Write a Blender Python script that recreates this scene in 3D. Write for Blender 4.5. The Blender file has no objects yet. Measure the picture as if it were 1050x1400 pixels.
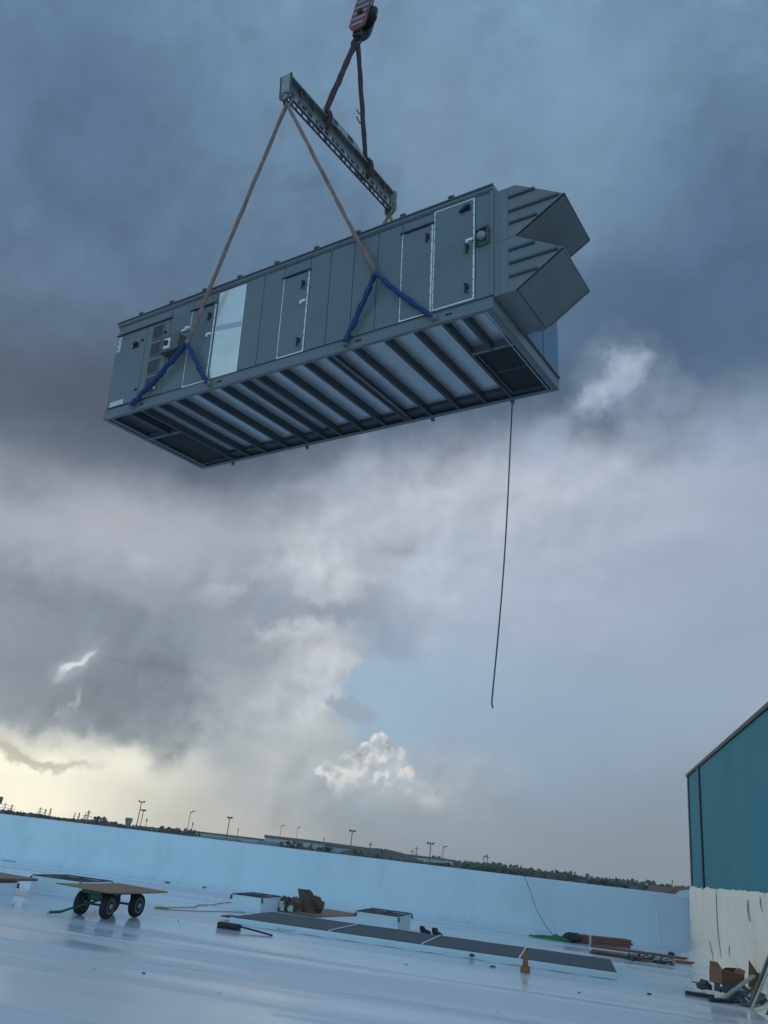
import bpy, bmesh, math, random
from mathutils import Vector, Matrix, Euler
random.seed(7)
scene = bpy.context.scene
COL = scene.collection
R = math.radians

# ------------------------------------------------------------------ camera
EYE = Vector((0, 0, 1.65))
cam_data = bpy.data.cameras.new('camera')
cam = bpy.data.objects.new('camera', cam_data)
COL.objects.link(cam)
PITCH, ROLL = 0.40383, 0.11797
fwd = Vector((0, math.cos(PITCH), math.sin(PITCH)))
up0 = Vector((0, -math.sin(PITCH), math.cos(PITCH)))
r0 = Vector((1, 0, 0))
cr = math.cos(ROLL) * r0 + math.sin(ROLL) * up0
cu = -math.sin(ROLL) * r0 + math.cos(ROLL) * up0
cam.matrix_world = Matrix(((cr.x, cu.x, -fwd.x, EYE.x), (cr.y, cu.y, -fwd.y, EYE.y), (cr.z, cu.z, -fwd.z, EYE.z), (0, 0, 0, 1)))
cam_data.sensor_fit = 'VERTICAL'
cam_data.sensor_height = 24
cam_data.sensor_width = 18
cam_data.lens = 18.694
cam_data.clip_start = 0.1
cam_data.clip_end = 6000
scene.camera = cam

# ------------------------------------------------------------------ colour management
scene.view_settings.view_transform = 'Standard'
scene.view_settings.look = 'None'
scene.view_settings.gamma = 1
scene.view_settings.exposure = 0.13
scene.view_settings.use_curve_mapping = False
try:
    scene.cycles.use_denoising = True
except Exception:
    pass

SUN_AZ, SUN_EL = R(-48), R(11)       # low in the west, left of the frame, behind the storm clouds
SKY_STRENGTH = 0.15


def lin(c):
    return tuple(((x / 255) / 12.92 if x / 255 <= 0.04045 else ((x / 255 + 0.055) / 1.055) ** 2.4) for x in c)


# ------------------------------------------------------------------ node maths helper
class NT:
    def __init__(self, tree):
        self.t = tree

    def new(self, typ, **kw):
        n = self.t.nodes.new(typ)
        for k, v in kw.items():
            setattr(n, k, v)
        return n

    def put(self, sock, v):
        if isinstance(v, V):
            self.t.links.new(v.s, sock)
        elif isinstance(v, bpy.types.NodeSocket):
            self.t.links.new(v, sock)
        else:
            if hasattr(sock.default_value, '__len__') and not hasattr(v, '__len__'):
                v = (v,) * len(sock.default_value)
            if hasattr(v, '__len__') and len(sock.default_value) == 4 and len(v) == 3:
                v = tuple(v) + (1,)
            sock.default_value = v

    def m(self, op, a, b=None, c=None):
        n = self.new('ShaderNodeMath', operation=op)
        self.put(n.inputs[0], a)
        if b is not None:
            self.put(n.inputs[1], b)
        if c is not None:
            self.put(n.inputs[2], c)
        return V(self, n.outputs[0])

    def vm(self, op, a, b=None):
        n = self.new('ShaderNodeVectorMath', operation=op)
        self.put(n.inputs[0], a)
        if b is not None:
            self.put(n.inputs['Scale' if op == 'SCALE' else 1], b)
        return V(self, n.outputs[0])

    def step(self, x, lo, hi, a=0.0, b=1.0):
        n = self.new('ShaderNodeMapRange', interpolation_type='SMOOTHSTEP')
        self.put(n.inputs['Value'], x)
        self.put(n.inputs['From Min'], lo)
        self.put(n.inputs['From Max'], hi)
        self.put(n.inputs['To Min'], a)
        self.put(n.inputs['To Max'], b)
        return V(self, n.outputs['Result'])

    def xyz(self, x, y, z):
        n = self.new('ShaderNodeCombineXYZ')
        for i, v in enumerate((x, y, z)):
            self.put(n.inputs[i], v)
        return V(self, n.outputs[0])

    def noise(self, vec, scale, detail=5, rough=0.55, dist=0.0, off=(0, 0, 0)):
        if off != (0, 0, 0):
            vec = self.vm('ADD', vec, off)
        n = self.new('ShaderNodeTexNoise')
        self.put(n.inputs['Vector'], vec)
        n.inputs['Scale'].default_value = scale
        n.inputs['Detail'].default_value = detail
        n.inputs['Roughness'].default_value = rough
        n.inputs['Distortion'].default_value = dist
        return V(self, n.outputs[0])

    def voro(self, vec, scale, smooth=0.6, detail=2.0):
        n = self.new('ShaderNodeTexVoronoi', feature='SMOOTH_F1')
        self.put(n.inputs['Vector'], vec)
        n.inputs['Scale'].default_value = scale
        n.inputs['Smoothness'].default_value = smooth
        n.inputs['Detail'].default_value = detail
        return V(self, n.outputs['Distance'])

    def mix(self, fac, a, b):
        n = self.new('ShaderNodeMix', data_type='RGBA', clamp_factor=True)
        self.put(n.inputs[0], fac)
        self.put(n.inputs[6], a)
        self.put(n.inputs[7], b)
        return V(self, n.outputs[2])

    def ramp(self, x, stops, k=1.0):
        n = self.new('ShaderNodeValToRGB')
        n.color_ramp.interpolation = 'B_SPLINE' if len(stops) > 3 else 'EASE'
        e = n.color_ramp.elements
        while len(e) < len(stops):
            e.new(0.5)
        for i, (p, c) in enumerate(stops):
            e[i].position = p
            e[i].color = tuple(v * k for v in c) + (1,)
        self.put(n.inputs[0], x)
        return self.vm('SCALE', V(self, n.outputs[0]), 1.0 / k)


class V:
    def __init__(self, nt, s):
        self.nt, self.s = nt, s

    def __add__(self, o): return self.nt.m('ADD', self, o)
    def __sub__(self, o): return self.nt.m('SUBTRACT', self, o)
    def __rsub__(self, o): return self.nt.m('SUBTRACT', o, self)
    def __mul__(self, o): return self.nt.m('MULTIPLY', self, o)
    def __truediv__(self, o): return self.nt.m('DIVIDE', self, o)
    __radd__ = __add__
    __rmul__ = __mul__


# ------------------------------------------------------------------ sky: a storm deck ahead, clear blue behind
def build_sky():
    w = bpy.data.worlds.new('World')
    scene.world = w
    w.use_nodes = True
    w.node_tree.nodes.clear()
    n = NT(w.node_tree)
    out = n.new('ShaderNodeOutputWorld')
    bg = n.new('ShaderNodeBackground')
    bg.inputs['Strength'].default_value = SKY_STRENGTH
    w.node_tree.links.new(bg.outputs[0], out.inputs['Surface'])
    tc = n.new('ShaderNodeTexCoord')
    D = n.vm('NORMALIZE', tc.outputs['Generated'])
    sp = n.new('ShaderNodeSeparateXYZ')
    n.put(sp.inputs[0], D)
    x, y, z = (V(n, sp.outputs[i]) for i in range(3))
    A0 = n.m('ARCTAN2', x, y) * 57.2958
    E0 = n.m('ARCSINE', z) * 57.2958
    nish = n.new('ShaderNodeTexSky', sky_type='NISHITA')
    nish.sun_disc = False
    nish.sun_elevation = SUN_EL
    nish.sun_rotation = SUN_AZ
    nish.air_density = 1.0
    nish.dust_density = 0.6
    nish.ozone_density = 2.0
    K = 1.0 / SKY_STRENGTH

    def C(c, k=1.0):
        return tuple(v * K * k for v in lin(c))
    # cloud-plane coordinates: far clouds flatten towards the horizon
    zz = n.m('MAXIMUM', z, 0.0) + 0.16
    P = n.xyz(x / zz, y / zz, 0.0)
    wx = n.noise(D, 5.0, 4, 0.55) - 0.5
    wy = n.noise(D, 5.0, 4, 0.55, off=(7.3, 1.1, 4.2)) - 0.5
    fx = n.noise(D, 16.0, 6, 0.6, off=(3.1, 9.2, 0.4)) - 0.5
    fy = n.noise(D, 16.0, 6, 0.6, off=(1.7, 5.5, 8.8)) - 0.5
    A = A0 + wx * 9.0 + fx * 4.0
    E = E0 + wy * 6.0 + fy * 3.0
    As = A0 + wx * 14.0
    Es = E0 + wy * 9.0
    Af = A0 + fx * 3.2 + wx * 3.0
    Ef = E0 + fy * 2.6 + wy * 2.0
    broad = n.noise(D, 2.6, 4, 0.5, off=(2.2, 0.3, 5.0)) - 0.5
    streak = n.noise(P, 1.7, 6, 0.55, 0.4, off=(4.0, 2.0, 0)) - 0.5
    fine = n.noise(D, 22.0, 5, 0.6) - 0.5
    puff = n.noise(D, 8.5, 4, 0.5, 0.2, off=(0.7, 3.3, 9.1)) - 0.5
    puff_l = n.noise(D, 8.5, 4, 0.5, 0.2, off=(0.7 + 0.016, 3.3 + 0.002, 9.1 - 0.016)) - 0.5
    bx = n.noise(D, 46.0, 4, 0.55, off=(2, 7, 1)) - 0.5
    by = n.noise(D, 46.0, 4, 0.55, off=(8, 3, 6)) - 0.5
    Ak = A0 + wx * 4.0 + fx * 4.5 + bx * 2.2
    Ek = E0 + wy * 2.5 + fy * 3.4 + by * 1.8
    Ac = A0 + fx * 1.6 + bx * 1.5
    Ec = E0 + fy * 1.6 + by * 1.3
    billow = (n.noise(D, 40.0, 4, 0.5, off=(0.0, 0.0, 0.0)) - n.noise(D, 40.0, 4, 0.5, off=(0.006, 0.001, -0.007))) * 1.6
    lump = n.noise(D, 21.0, 5, 0.55, off=(5.0, 1.0, 3.0)) - n.noise(D, 21.0, 5, 0.55, off=(5.010, 1.001, 2.989))
    relief = (puff - puff_l) * 1.5 + lump * 0.75

    def ell(a, e, ra, re, soft=0.5, rot=0.0, kind='m', amp=0.0, nz=None):
        aa, ee = {'m': (A, E), 's': (As, Es), 'f': (Af, Ef), 'c': (Ak, Ek), '0': (A0, E0)}[kind]
        da, de = aa - a, ee - e
        if rot:
            c, s = math.cos(R(rot)), math.sin(R(rot))
            da, de = da * c + de * s, de * c - da * s
        q = n.m('SQRT', (da / ra) * (da / ra) + (de / re) * (de / re))
        if amp:
            q = q + (nz if nz is not None else puff) * amp
        return n.step(q, 1 - soft, 1 + soft, 1.0, 0.0)

    # base air, horizon upwards
    base = n.ramp(n.m('MAXIMUM', Es, 0.0) / 90.0, [
        (0.0, C((133, 144, 156))), (0.07, C((136, 152, 168))), (0.15, C((144, 164, 184))), (0.25, C((150, 163, 180))),
        (0.34, C((140, 156, 176))), (0.44, C((112, 138, 166))), (0.6, C((104, 136, 166))), (1.0, C((112, 146, 178)))], SKY_STRENGTH)
    col = base

    def lay(mask, c, k=1.0, mod=None, amt=0.0):
        nonlocal col
        cc = C(c)
        if mod is not None:
            f = mod * amt + 1.0
            cc = n.vm('SCALE', cc, f)
        if k != 1.0:
            mask = mask * k
        col = n.mix(mask, col, cc)

    # hazy grey low on the right
    lay(ell(16, 2.0, 22, 6.5, 0.6, 0, 's'), (128, 141, 155), 0.8)
    # broad pale clouds in the middle, with soft structure
    lay(ell(5, 21, 21, 9, 0.6, 6, 's', 0.8), (176, 182, 194), 0.95, relief + streak * 0.5, 0.5)
    lay(ell(9, 24.5, 9, 3.0, 0.7, 10, 'm', 0.9), (184, 187, 197), 0.55, relief, 0.6)
    lay(ell(-17, 15.5, 16, 7, 0.55, 0, 's', 0.7), (155, 160, 169), 0.95, relief + streak * 0.6, 0.7)
    lay(ell(-20, 19.5, 13, 2.6, 0.8, -4, 's', 0.8), (164, 166, 173), 0.7, streak, 0.4)
    lay(ell(-9, 14.8, 9, 1.6, 0.8, 4, 'm', 0.9), (128, 136, 150), 0.6)
    lay(ell(20, 16, 14, 8, 0.7, 0, 's', 0.8), (152, 166, 184), 0.75, streak, 0.4)
    # blue gap
    lay(ell(3.2, 10.0, 6.2, 3.6, 0.8, 20, 'm', 0.9), (150, 177, 199), 0.85)
    lay(ell(13, 9.0, 8, 4.5, 0.8, 0, 's', 0.6), (142, 163, 184), 0.7)
    # bright cream tower left of the gap
    lay(ell(-7.2, 4.6, 7.4, 7.8, 0.22, 16, 'c', 0.8), (178, 181, 182), 0.9, relief, 0.6)
    lay(ell(-5.4, 10.4, 5.2, 3.4, 0.16, 32, 'c', 1.0), (187, 191, 195), 0.85, relief, 0.8)
    lay(ell(-2.4, 12.4, 3.0, 1.5, 0.25, 35, 'c', 1.1), (192, 196, 199), 0.75, relief, 0.8)
    lay(ell(-0.6, 9.3, 2.0, 0.7, 0.35, -6, 'c', 0.8), (146, 158, 172), 0.8)
    lay(ell(0.4, 14.2, 3.4, 1.1, 0.6, -20, 'f', 0.9), (138, 152, 168), 0.75)
    for a_, e_, ra_, re_, c_, k_ in ((-5.2, 19.3, 2.6, 1.9, (182, 187, 193), 0.8), (-3.4, 17.6, 2.2, 1.6, (180, 186, 192), 0.75), (-7.4, 18.2, 2.2, 1.0, (168, 174, 182), 0.6), (0.6, 20.4, 3.4, 1.0, (178, 182, 190), 0.6), (-11.5, 15.4, 2.0, 0.8, (172, 176, 182), 0.6), (5.5, 25.8, 3.6, 1.0, (172, 178, 190), 0.5)):
        lay(ell(a_, e_, ra_, re_, 0.4, 14, 'c', 1.2), c_, k_, relief, 0.8)
    # yellow evening light under the cloud base, left
    lay(ell(-26, 0.2, 15.5, 4.6, 0.55, 0, 's'), (268, 263, 238), 1.0, fine, 0.2)
    lay(ell(-9, 0.5, 8, 3.0, 0.8, 0, 's'), (182, 183, 178), 0.7)
    # dark ragged cloud over it
    lay(ell(-16.6, 10.2, 10.5, 5.4, 0.4, -10, 'c', 1.1), (140, 146, 156), 0.75)
    lay(ell(-17.0, 8.9, 7.4, 4.2, 0.28, -14, 'c', 1.2), (118, 124, 134), 0.92, relief * 1.2 + streak * 0.5, 1.0)
    lay(ell(-25.5, 9.7, 7, 4.8, 0.3, 0, 'c', 0.9), (120, 127, 138), 0.9, relief, 0.6)
    lay(ell(-14, 12.4, 7, 1.2, 0.8, -6, 'm', 0.9), (126, 134, 146), 0.6)
    lay(ell(-20.6, 3.1, 2.8, 0.45, 0.5, -5, 'c', 0.5), (172, 168, 152), 0.75)
    lay(ell(-24.5, 3.9, 3.6, 0.5, 0.7, -5, 'f', 0.6), (178, 172, 156), 0.6)
    for a_, e_, ra_, re_, c_, k_ in ((-19.4, 9.7, 1.5, 0.55, (176, 182, 188), 0.5), (-19.7, 9.55, 0.45, 0.2, (232, 234, 234), 0.85), (-19.1, 9.95, 0.4, 0.18, (222, 227, 230), 0.75), (-18.6, 10.3, 0.35, 0.16, (206, 212, 217), 0.6), (-20.2, 9.2, 0.3, 0.14, (210, 214, 216), 0.6)):
        lay(ell(a_, e_, ra_, re_, 0.8, 36, 'f', 1.0), c_, k_, fine, 0.8)
    lay(ell(-20.1, 8.9, 0.8, 0.2, 0.9, 60, 'f', 1.0), (186, 191, 195), 0.5)
    lay(ell(-19.1, 6.9, 0.9, 0.3, 0.9, 60, 'c', 1.0), (178, 182, 184), 0.55)
    lay(ell(2.6, 4.4, 7.0, 2.6, 0.5, 14, 'c', 1.0), (162, 170, 179), 0.7, relief, 0.8)
    lay(ell(6.8, 2.9, 3.0, 1.6, 0.6, 0, 'c', 1.0), (172, 177, 182), 0.5, relief, 0.8)
    # sunlit cumulus: overlapping heads stepping down to the right
    bumps = None
    for a_, e_, r_ in ((1.7, 6.9, 0.85), (0.7, 6.1, 0.85), (-0.6, 5.5, 0.8), (-1.8, 5.0, 0.6), (2.4, 5.7, 1.2), (1.2, 5.0, 1.5), (3.2, 4.6, 1.2), (4.7, 4.3, 0.7), (-0.2, 4.4, 1.3), (2.6, 3.2, 1.8), (5.6, 3.4, 0.7)):
        da, de = Ac - a_, Ec - e_
        q = n.m('SQRT', da * da + de * de) / r_
        bumps = q if bumps is None else n.m('SMOOTH_MIN', bumps, q, 0.25)
    cm = n.step(bumps, 1.2, 0.84) * n.step(Ec, 1.8, 4.6)
    lay(cm, (170, 178, 187), 0.8, relief, 0.6)
    rim = n.step(bumps, -0.1, 0.8) * n.step(E0 * 0.9 - A0 * 0.55, 2.0, 5.2)
    lay(cm * rim, (212, 212, 210), 0.66, billow, 1.8)
    lay(cm * n.step(billow, 0.02, 0.16) * n.step(E0, 3.4, 5.0), (222, 220, 214), 0.75)
    lay(ell(5.4, 1.6, 6.5, 2.2, 0.8, 0, 's'), (142, 152, 163), 0.8)
    lay(ell(5.6, 3.7, 0.9, 0.5, 0.8, 0, 'f', 1.0), (196, 196, 197), 0.6)
    # storm deck overhead
    edge = n.step(A0, -14.0, 14.0, 23.6, 30.0) + wy * 9.0 + fy * 4.5
    deck = n.step(E0, edge - 3.4, edge + 3.2)
    shade = n.ramp(n.m('MAXIMUM', E0 + wy * 7.0, 0.0) / 90.0, [
        (0.22, C((78, 85, 98))), (0.29, C((70, 83, 100))), (0.36, C((82, 101, 123))), (0.46, C((92, 118, 143))),
        (0.56, C((108, 135, 159))), (0.7, C((116, 146, 174))), (1.0, C((120, 154, 186)))], SKY_STRENGTH)
    shade = n.vm('SCALE', shade, streak * 1.0 + broad * 0.5 + 1.0 + relief * 0.5 + fine * 0.06)
    col = n.mix(deck * 0.96, col, shade)
    lay(ell(-26, 24.5, 17, 3.4, 0.7, 5, 's'), (70, 76, 88), 0.75, streak, 0.5)
    lay(ell(12, 46, 9, 7, 0.9, 25, 'm'), (128, 156, 181), 0.5, streak, 0.4)
    lay(ell(0, 50, 5, 8, 0.9, 30, 'm'), (124, 148, 170), 0.5, streak, 0.4)
    lay(ell(-31, 44, 8, 6, 0.9, 0, 's'), (74, 98, 128), 0.4)
    lay(ell(29, 41, 9, 7, 0.9, 0, 's'), (74, 98, 126), 0.5, streak, 0.4)
    lay(ell(19, 37, 9, 3.5, 0.8, 0, 'm'), (78, 100, 128), 0.6, streak, 0.4)
    for a_, e_, ra_, re_, c_, k_ in ((17.6, 33.0, 2.6, 2.0, (146, 162, 184), 0.55), (17.0, 32.2, 1.3, 0.9, (176, 190, 208), 0.6), (18.3, 34.0, 1.2, 0.8, (182, 196, 212), 0.6), (18.9, 33.0, 0.7, 0.6, (164, 178, 198), 0.5), (16.2, 31.2, 1.6, 0.7, (158, 172, 192), 0.5), (20.5, 31.5, 2.5, 1.2, (140, 156, 178), 0.4), (-5.4, 23.5, 1.2, 1.0, (156, 161, 172), 0.5), (13.0, 29.5, 3.0, 1.2, (148, 160, 179), 0.5), (25, 29.5, 5.0, 2.4, (146, 160, 182), 0.5)):
        lay(ell(a_, e_, ra_, re_, 0.9, 10, 'c', 1.1), c_, k_, relief, 0.8)


    # clear evening blue behind the camera, with a few torn clouds
    back = n.step(y + broad * 0.5, -0.05, -0.6)
    torn = n.step(n.noise(P, 0.9, 6, 0.58, 0.5, off=(9, 4, 0)), 0.52, 0.68) * 0.55
    blue = n.vm('MULTIPLY', nish.outputs[0], (1.5, 2.05, 2.2))
    clear = n.mix(torn, blue, C((190, 205, 220)))
    col = n.mix(back, col, clear)
    # a little of the real sky colour everywhere
    col = n.mix(0.06, col, nish.outputs[0])
    n.put(bg.inputs['Color'], col)


build_sky()

sun_data = bpy.data.lights.new('sun', 'SUN')
sun_data.energy = 0.5
sun_data.angle = R(12)
sun_data.color = (1.0, 0.86, 0.66)
sun = bpy.data.objects.new('sun', sun_data)
COL.objects.link(sun)
sd = Vector((math.sin(SUN_AZ) * math.cos(SUN_EL), math.cos(SUN_AZ) * math.cos(SUN_EL), math.sin(SUN_EL)))
sun.rotation_euler = sd.to_track_quat('Z', 'Y').to_euler()
sun.location = sd * 60

import mathutils.noise as mnoise

# ------------------------------------------------------------------ mesh and scene helpers
class MB:
    """collects shapes in one bmesh; build() links them as ONE mesh object"""
    def __init__(self):
        self.bm = bmesh.new()

    def faces(self, pts, fs):
        v = [self.bm.verts.new(p) for p in pts]
        for f in fs:
            try:
                self.bm.faces.new([v[i] for i in f])
            except ValueError:
                pass
        return v

    def box(self, a, b, m=None):
        (x0, y0, z0), (x1, y1, z1) = a, b
        p = [Vector(q) for q in ((x0, y0, z0), (x1, y0, z0), (x1, y1, z0), (x0, y1, z0), (x0, y0, z1), (x1, y0, z1), (x1, y1, z1), (x0, y1, z1))]
        if m is not None:
            p = [m @ q for q in p]
        self.faces(p, ((0, 3, 2, 1), (4, 5, 6, 7), (0, 1, 5, 4), (1, 2, 6, 5), (2, 3, 7, 6), (3, 0, 4, 7)))
        return self

    def cbox(self, c, s, m=None):
        c, s = Vector(c), Vector(s) / 2
        return self.box(c - s, c + s, m)

    def prism(self, poly, axis, d0, d1):
        def P(a, b, d):
            return {'x': (d, a, b), 'y': (a, d, b), 'z': (a, b, d)}[axis]
        k = len(poly)
        pts = [P(a, b, d0) for a, b in poly] + [P(a, b, d1) for a, b in poly]
        self.faces(pts, [tuple(range(k)), tuple(range(2 * k - 1, k - 1, -1))] + [(i, i + k, (i + 1) % k + k, (i + 1) % k) for i in range(k)])
        return self

    def tube(self, pts, r, n=8, cap=True, flat=1.0):
        pts = [Vector(p) for p in pts]
        rs = r if hasattr(r, '__len__') else [r] * len(pts)
        rings = []
        side = None
        for i, p in enumerate(pts):
            t = (pts[min(i + 1, len(pts) - 1)] - pts[max(i - 1, 0)])
            if t.length < 1e-9:
                t = Vector((0, 0, 1))
            t.normalize()
            if side is None:
                side = t.cross(Vector((0, 0, 1)) if abs(t.z) < 0.9 else Vector((1, 0, 0))).normalized()
            side = (side - t * side.dot(t)).normalized()
            up = t.cross(side)
            rings.append([self.bm.verts.new(p + (side * math.cos(a) + up * math.sin(a) * flat) * rs[i]) for a in [2 * math.pi * k / n for k in range(n)]])
        for a, b in zip(rings, rings[1:]):
            for k in range(n):
                self.bm.faces.new((a[k], a[(k + 1) % n], b[(k + 1) % n], b[k]))
        if cap:
            self.bm.faces.new(rings[0][::-1])
            self.bm.faces.new(rings[-1])
        return self

    def lathe(self, prof, m=None, n=24):
        """profile of (radius, height) turned about z"""
        rings = []
        for r, h in prof:
            ring = []
            for k in range(n):
                a = 2 * math.pi * k / n
                p = Vector((r * math.cos(a), r * math.sin(a), h))
                ring.append(self.bm.verts.new(m @ p if m is not None else p))
            rings.append(ring)
        for a, b in zip(rings, rings[1:]):
            for k in range(n):
                self.bm.faces.new((a[k], a[(k + 1) % n], b[(k + 1) % n], b[k]))
        self.bm.faces.new(rings[0][::-1])
        self.bm.faces.new(rings[-1])
        return self

    def grid(self, nx, ny, fn):
        v = [[self.bm.verts.new(fn(i / nx, j / ny)) for j in range(ny + 1)] for i in range(nx + 1)]
        for i in range(nx):
            for j in range(ny):
                self.bm.faces.new((v[i][j], v[i + 1][j], v[i + 1][j + 1], v[i][j + 1]))
        return self

    def build(self, name, mat, parent=None, smooth=False, bevel=0.0, seg=1, shift=None, solid=0.0):
        bm = self.bm
        if parent is not None and parent.get('mirror_x'):
            for v in bm.verts:
                v.co.x = -v.co.x
        if shift is not None:
            bmesh.ops.translate(bm, verts=bm.verts, vec=shift)
        bmesh.ops.recalc_face_normals(bm, faces=bm.faces)
        me = bpy.data.meshes.new(name)
        bm.to_mesh(me)
        bm.free()
        me.materials.append(mat)
        if smooth:
            for p in me.polygons:
                p.use_smooth = True
        o = bpy.data.objects.new(name, me)
        COL.objects.link(o)
        if parent is not None:
            o.parent = parent
        if solid:
            md = o.modifiers.new('solid', 'SOLIDIFY')
            md.thickness = solid
        if bevel:
            md = o.modifiers.new('bevel', 'BEVEL')
            md.width = bevel
            md.segments = seg
            md.limit_method = 'ANGLE'
            md.angle_limit = R(40)
        return o


def thing(name, label, cat, loc=(0, 0, 0), rot=(0, 0, 0), scale=1.0, group=None):
    o = bpy.data.objects.new(name, None)
    o.empty_display_size = 0.2
    COL.objects.link(o)
    o.location = loc
    o.rotation_euler = rot
    o.scale = (scale,) * 3
    return tag(o, label, cat, group)


def tag(o, label, cat, group=None):
    o['label'] = label
    o['category'] = cat
    if group:
        o['group'] = group
    return o


def struct(o):
    o['kind'] = 'structure'
    return o


def stuff(o):
    o['kind'] = 'stuff'
    return o


def dup(root, loc, rot=None, label=None, scale=None):
    r = root.copy()
    COL.objects.link(r)
    r.location = loc
    if rot is not None:
        r.rotation_euler = rot
    if scale is not None:
        r.scale = scale if hasattr(scale, '__len__') else (scale,) * 3
    if label:
        r['label'] = label
    for ch in list(root.children):
        c = ch.copy()
        COL.objects.link(c)
        c.parent = r
        for g in ch.children:
            d = g.copy()
            COL.objects.link(d)
            d.parent = c
    return r


def jit(a):
    return random.uniform(-a, a)


# ------------------------------------------------------------------ materials
def mat(name, rgb, rough=0.6, metal=0.0, vary=0.12, scale=3.0, bump=0.0, bscale=30.0, stretch=(1, 1, 1), spec=0.5, dirt=None, dirt_amt=0.0, dscale=1.2, rvary=0.1, coat=0.0, emit=None, per=0.0):
    """rgb: linear base colour; vary: value variation; dirt: second colour blotched in"""
    m = bpy.data.materials.new(name)
    m.use_nodes = True
    t = m.node_tree
    n = NT(t)
    b = t.nodes['Principled BSDF']
    tc = n.new('ShaderNodeTexCoord')
    vec = n.vm('MULTIPLY', tc.outputs['Object'], stretch)
    if per:
        oi = n.new('ShaderNodeObjectInfo')
        vec = n.vm('ADD', vec, n.vm('SCALE', n.xyz(1.0, 1.3, 0.7), V(n, oi.outputs['Random']) * 37.0))
    nz = n.noise(vec, scale, 6, 0.6) - 0.5
    f = nz * (2 * vary) + 1.0
    if per:
        f = f * (V(n, oi.outputs['Random']) * per + (1 - per / 2))
    col = n.vm('SCALE', tuple(rgb), f)
    if dirt is not None:
        d = n.step(n.noise(vec, dscale, 7, 0.65, off=(5, 2, 8)), 0.45, 0.7) * dirt_amt
        col = n.mix(d, col, tuple(dirt) + (1,))
    n.put(b.inputs['Base Color'], col)
    n.put(b.inputs['Roughness'], n.m('MAXIMUM', nz * (2 * rvary) + rough, 0.03))
    b.inputs['Metallic'].default_value = metal
    b.inputs['Specular IOR Level'].default_value = spec
    if coat:
        b.inputs['Coat Weight'].default_value = coat
    if bump:
        bp = n.new('ShaderNodeBump')
        bp.inputs['Strength'].default_value = 1.0
        bp.inputs['Distance'].default_value = bump
        n.put(bp.inputs['Height'], n.noise(vec, bscale, 4, 0.6))
        t.links.new(bp.outputs[0], b.inputs['Normal'])
    return m


M = {}
M['paint'] = mat('unit_paint', (0.165, 0.18, 0.195), 0.36, 0, 0.07, 0.8, 0.004, 2.2, rvary=0.08, dirt=(0.125, 0.13, 0.128), dirt_amt=0.45, dscale=0.9)
M['dark_trim_shade'] = mat('unit_dark_trim_shade', (0.085, 0.095, 0.105), 0.5, 0, 0.1, 2.0)  # dark trim, and the shading put into the hood ribs
M['paint_base'] = mat('base_paint', (0.165, 0.18, 0.195), 0.45, 0, 0.08, 1.5, 0.001, 12)
M['hood'] = mat('hood_paint', (0.185, 0.197, 0.21), 0.42, 0, 0.07, 1.4, 0.0015, 5, dirt=(0.12, 0.12, 0.115), dirt_amt=0.3)
M['joist'] = mat('joist_steel', (0.06, 0.066, 0.075), 0.55, 0.0, 0.15, 2.5)
M['galv'] = mat('galvanised_pan', (0.62, 0.65, 0.68), 0.36, 0.6, 0.12, 2.2, 0.002, 4)
M['mesh_dark'] = mat('dark_opening', (0.018, 0.02, 0.023), 0.7, 0, 0.2, 6)
M['gap'] = mat('dark_gap_fill', (0.012, 0.013, 0.015), 0.8)  # near-black filler for gap and seam lines
M['white'] = mat('white_gasket', (0.80, 0.81, 0.82), 0.5, 0, 0.08, 6)
M['film'] = mat('protective_film', (0.93, 0.885, 0.82), 0.22, 0.5, 0.06, 1.6, 0.004, 2.2, dirt=(0.84, 0.80, 0.75), dirt_amt=0.4)
M['band_grey'] = mat('blue_grey_band', (0.42, 0.48, 0.56), 0.5, 0, 0.1, 4)
M['sticker'] = mat('paper_sticker', (0.6, 0.62, 0.55), 0.6, 0, 0.2, 9)
M['black'] = mat('black_plastic', (0.014, 0.014, 0.016), 0.4, 0, 0.1, 5)
M['rubber'] = mat('tyre_rubber', (0.012, 0.012, 0.013), 0.75, 0, 0.3, 8, 0.002, 40)
M['box_grey'] = mat('box_grey', (0.10, 0.11, 0.11), 0.45, 0, 0.1, 4)
M['glass'] = mat('lens_glass', (0.26, 0.27, 0.265), 0.15, 0, 0.05, 5)
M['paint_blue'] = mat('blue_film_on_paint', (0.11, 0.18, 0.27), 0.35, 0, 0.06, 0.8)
M['rope'] = mat('rope_fibre', (0.27, 0.16, 0.135), 0.85, 0, 0.35, 14, 0.004, 60, dirt=(0.09, 0.07, 0.075), dirt_amt=0.6, dscale=3)
M['maroon'] = mat('maroon_sling', (0.055, 0.022, 0.028), 0.8, 0, 0.3, 9, 0.004, 50)
M['blue'] = mat('blue_sleeve', (0.012, 0.045, 0.155), 0.75, 0, 0.4, 8, 0.008, 26)
M['steel'] = mat('dull_steel', (0.16, 0.165, 0.16), 0.45, 0.6, 0.25, 6, 0.002, 30)
M['beam_grey'] = mat('beam_paint', (0.30, 0.30, 0.295), 0.5, 0.1, 0.25, 3, 0.002, 25, dirt=(0.05, 0.045, 0.042), dirt_amt=0.7, dscale=3)
M['beam_dark'] = mat('beam_web_paint', (0.06, 0.06, 0.066), 0.55, 0, 0.2, 4, dirt=(0.09, 0.07, 0.06), dirt_amt=0.3)
M['beam_pale'] = mat('beam_pale_paint', (0.30, 0.33, 0.31), 0.5, 0, 0.3, 5, dirt=(0.10, 0.10, 0.09), dirt_amt=0.6, dscale=5)
M['red'] = mat('faded_red_paint', (0.20, 0.055, 0.045), 0.5, 0, 0.25, 6, dirt=(0.10, 0.05, 0.04), dirt_amt=0.5, dscale=4)
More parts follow.
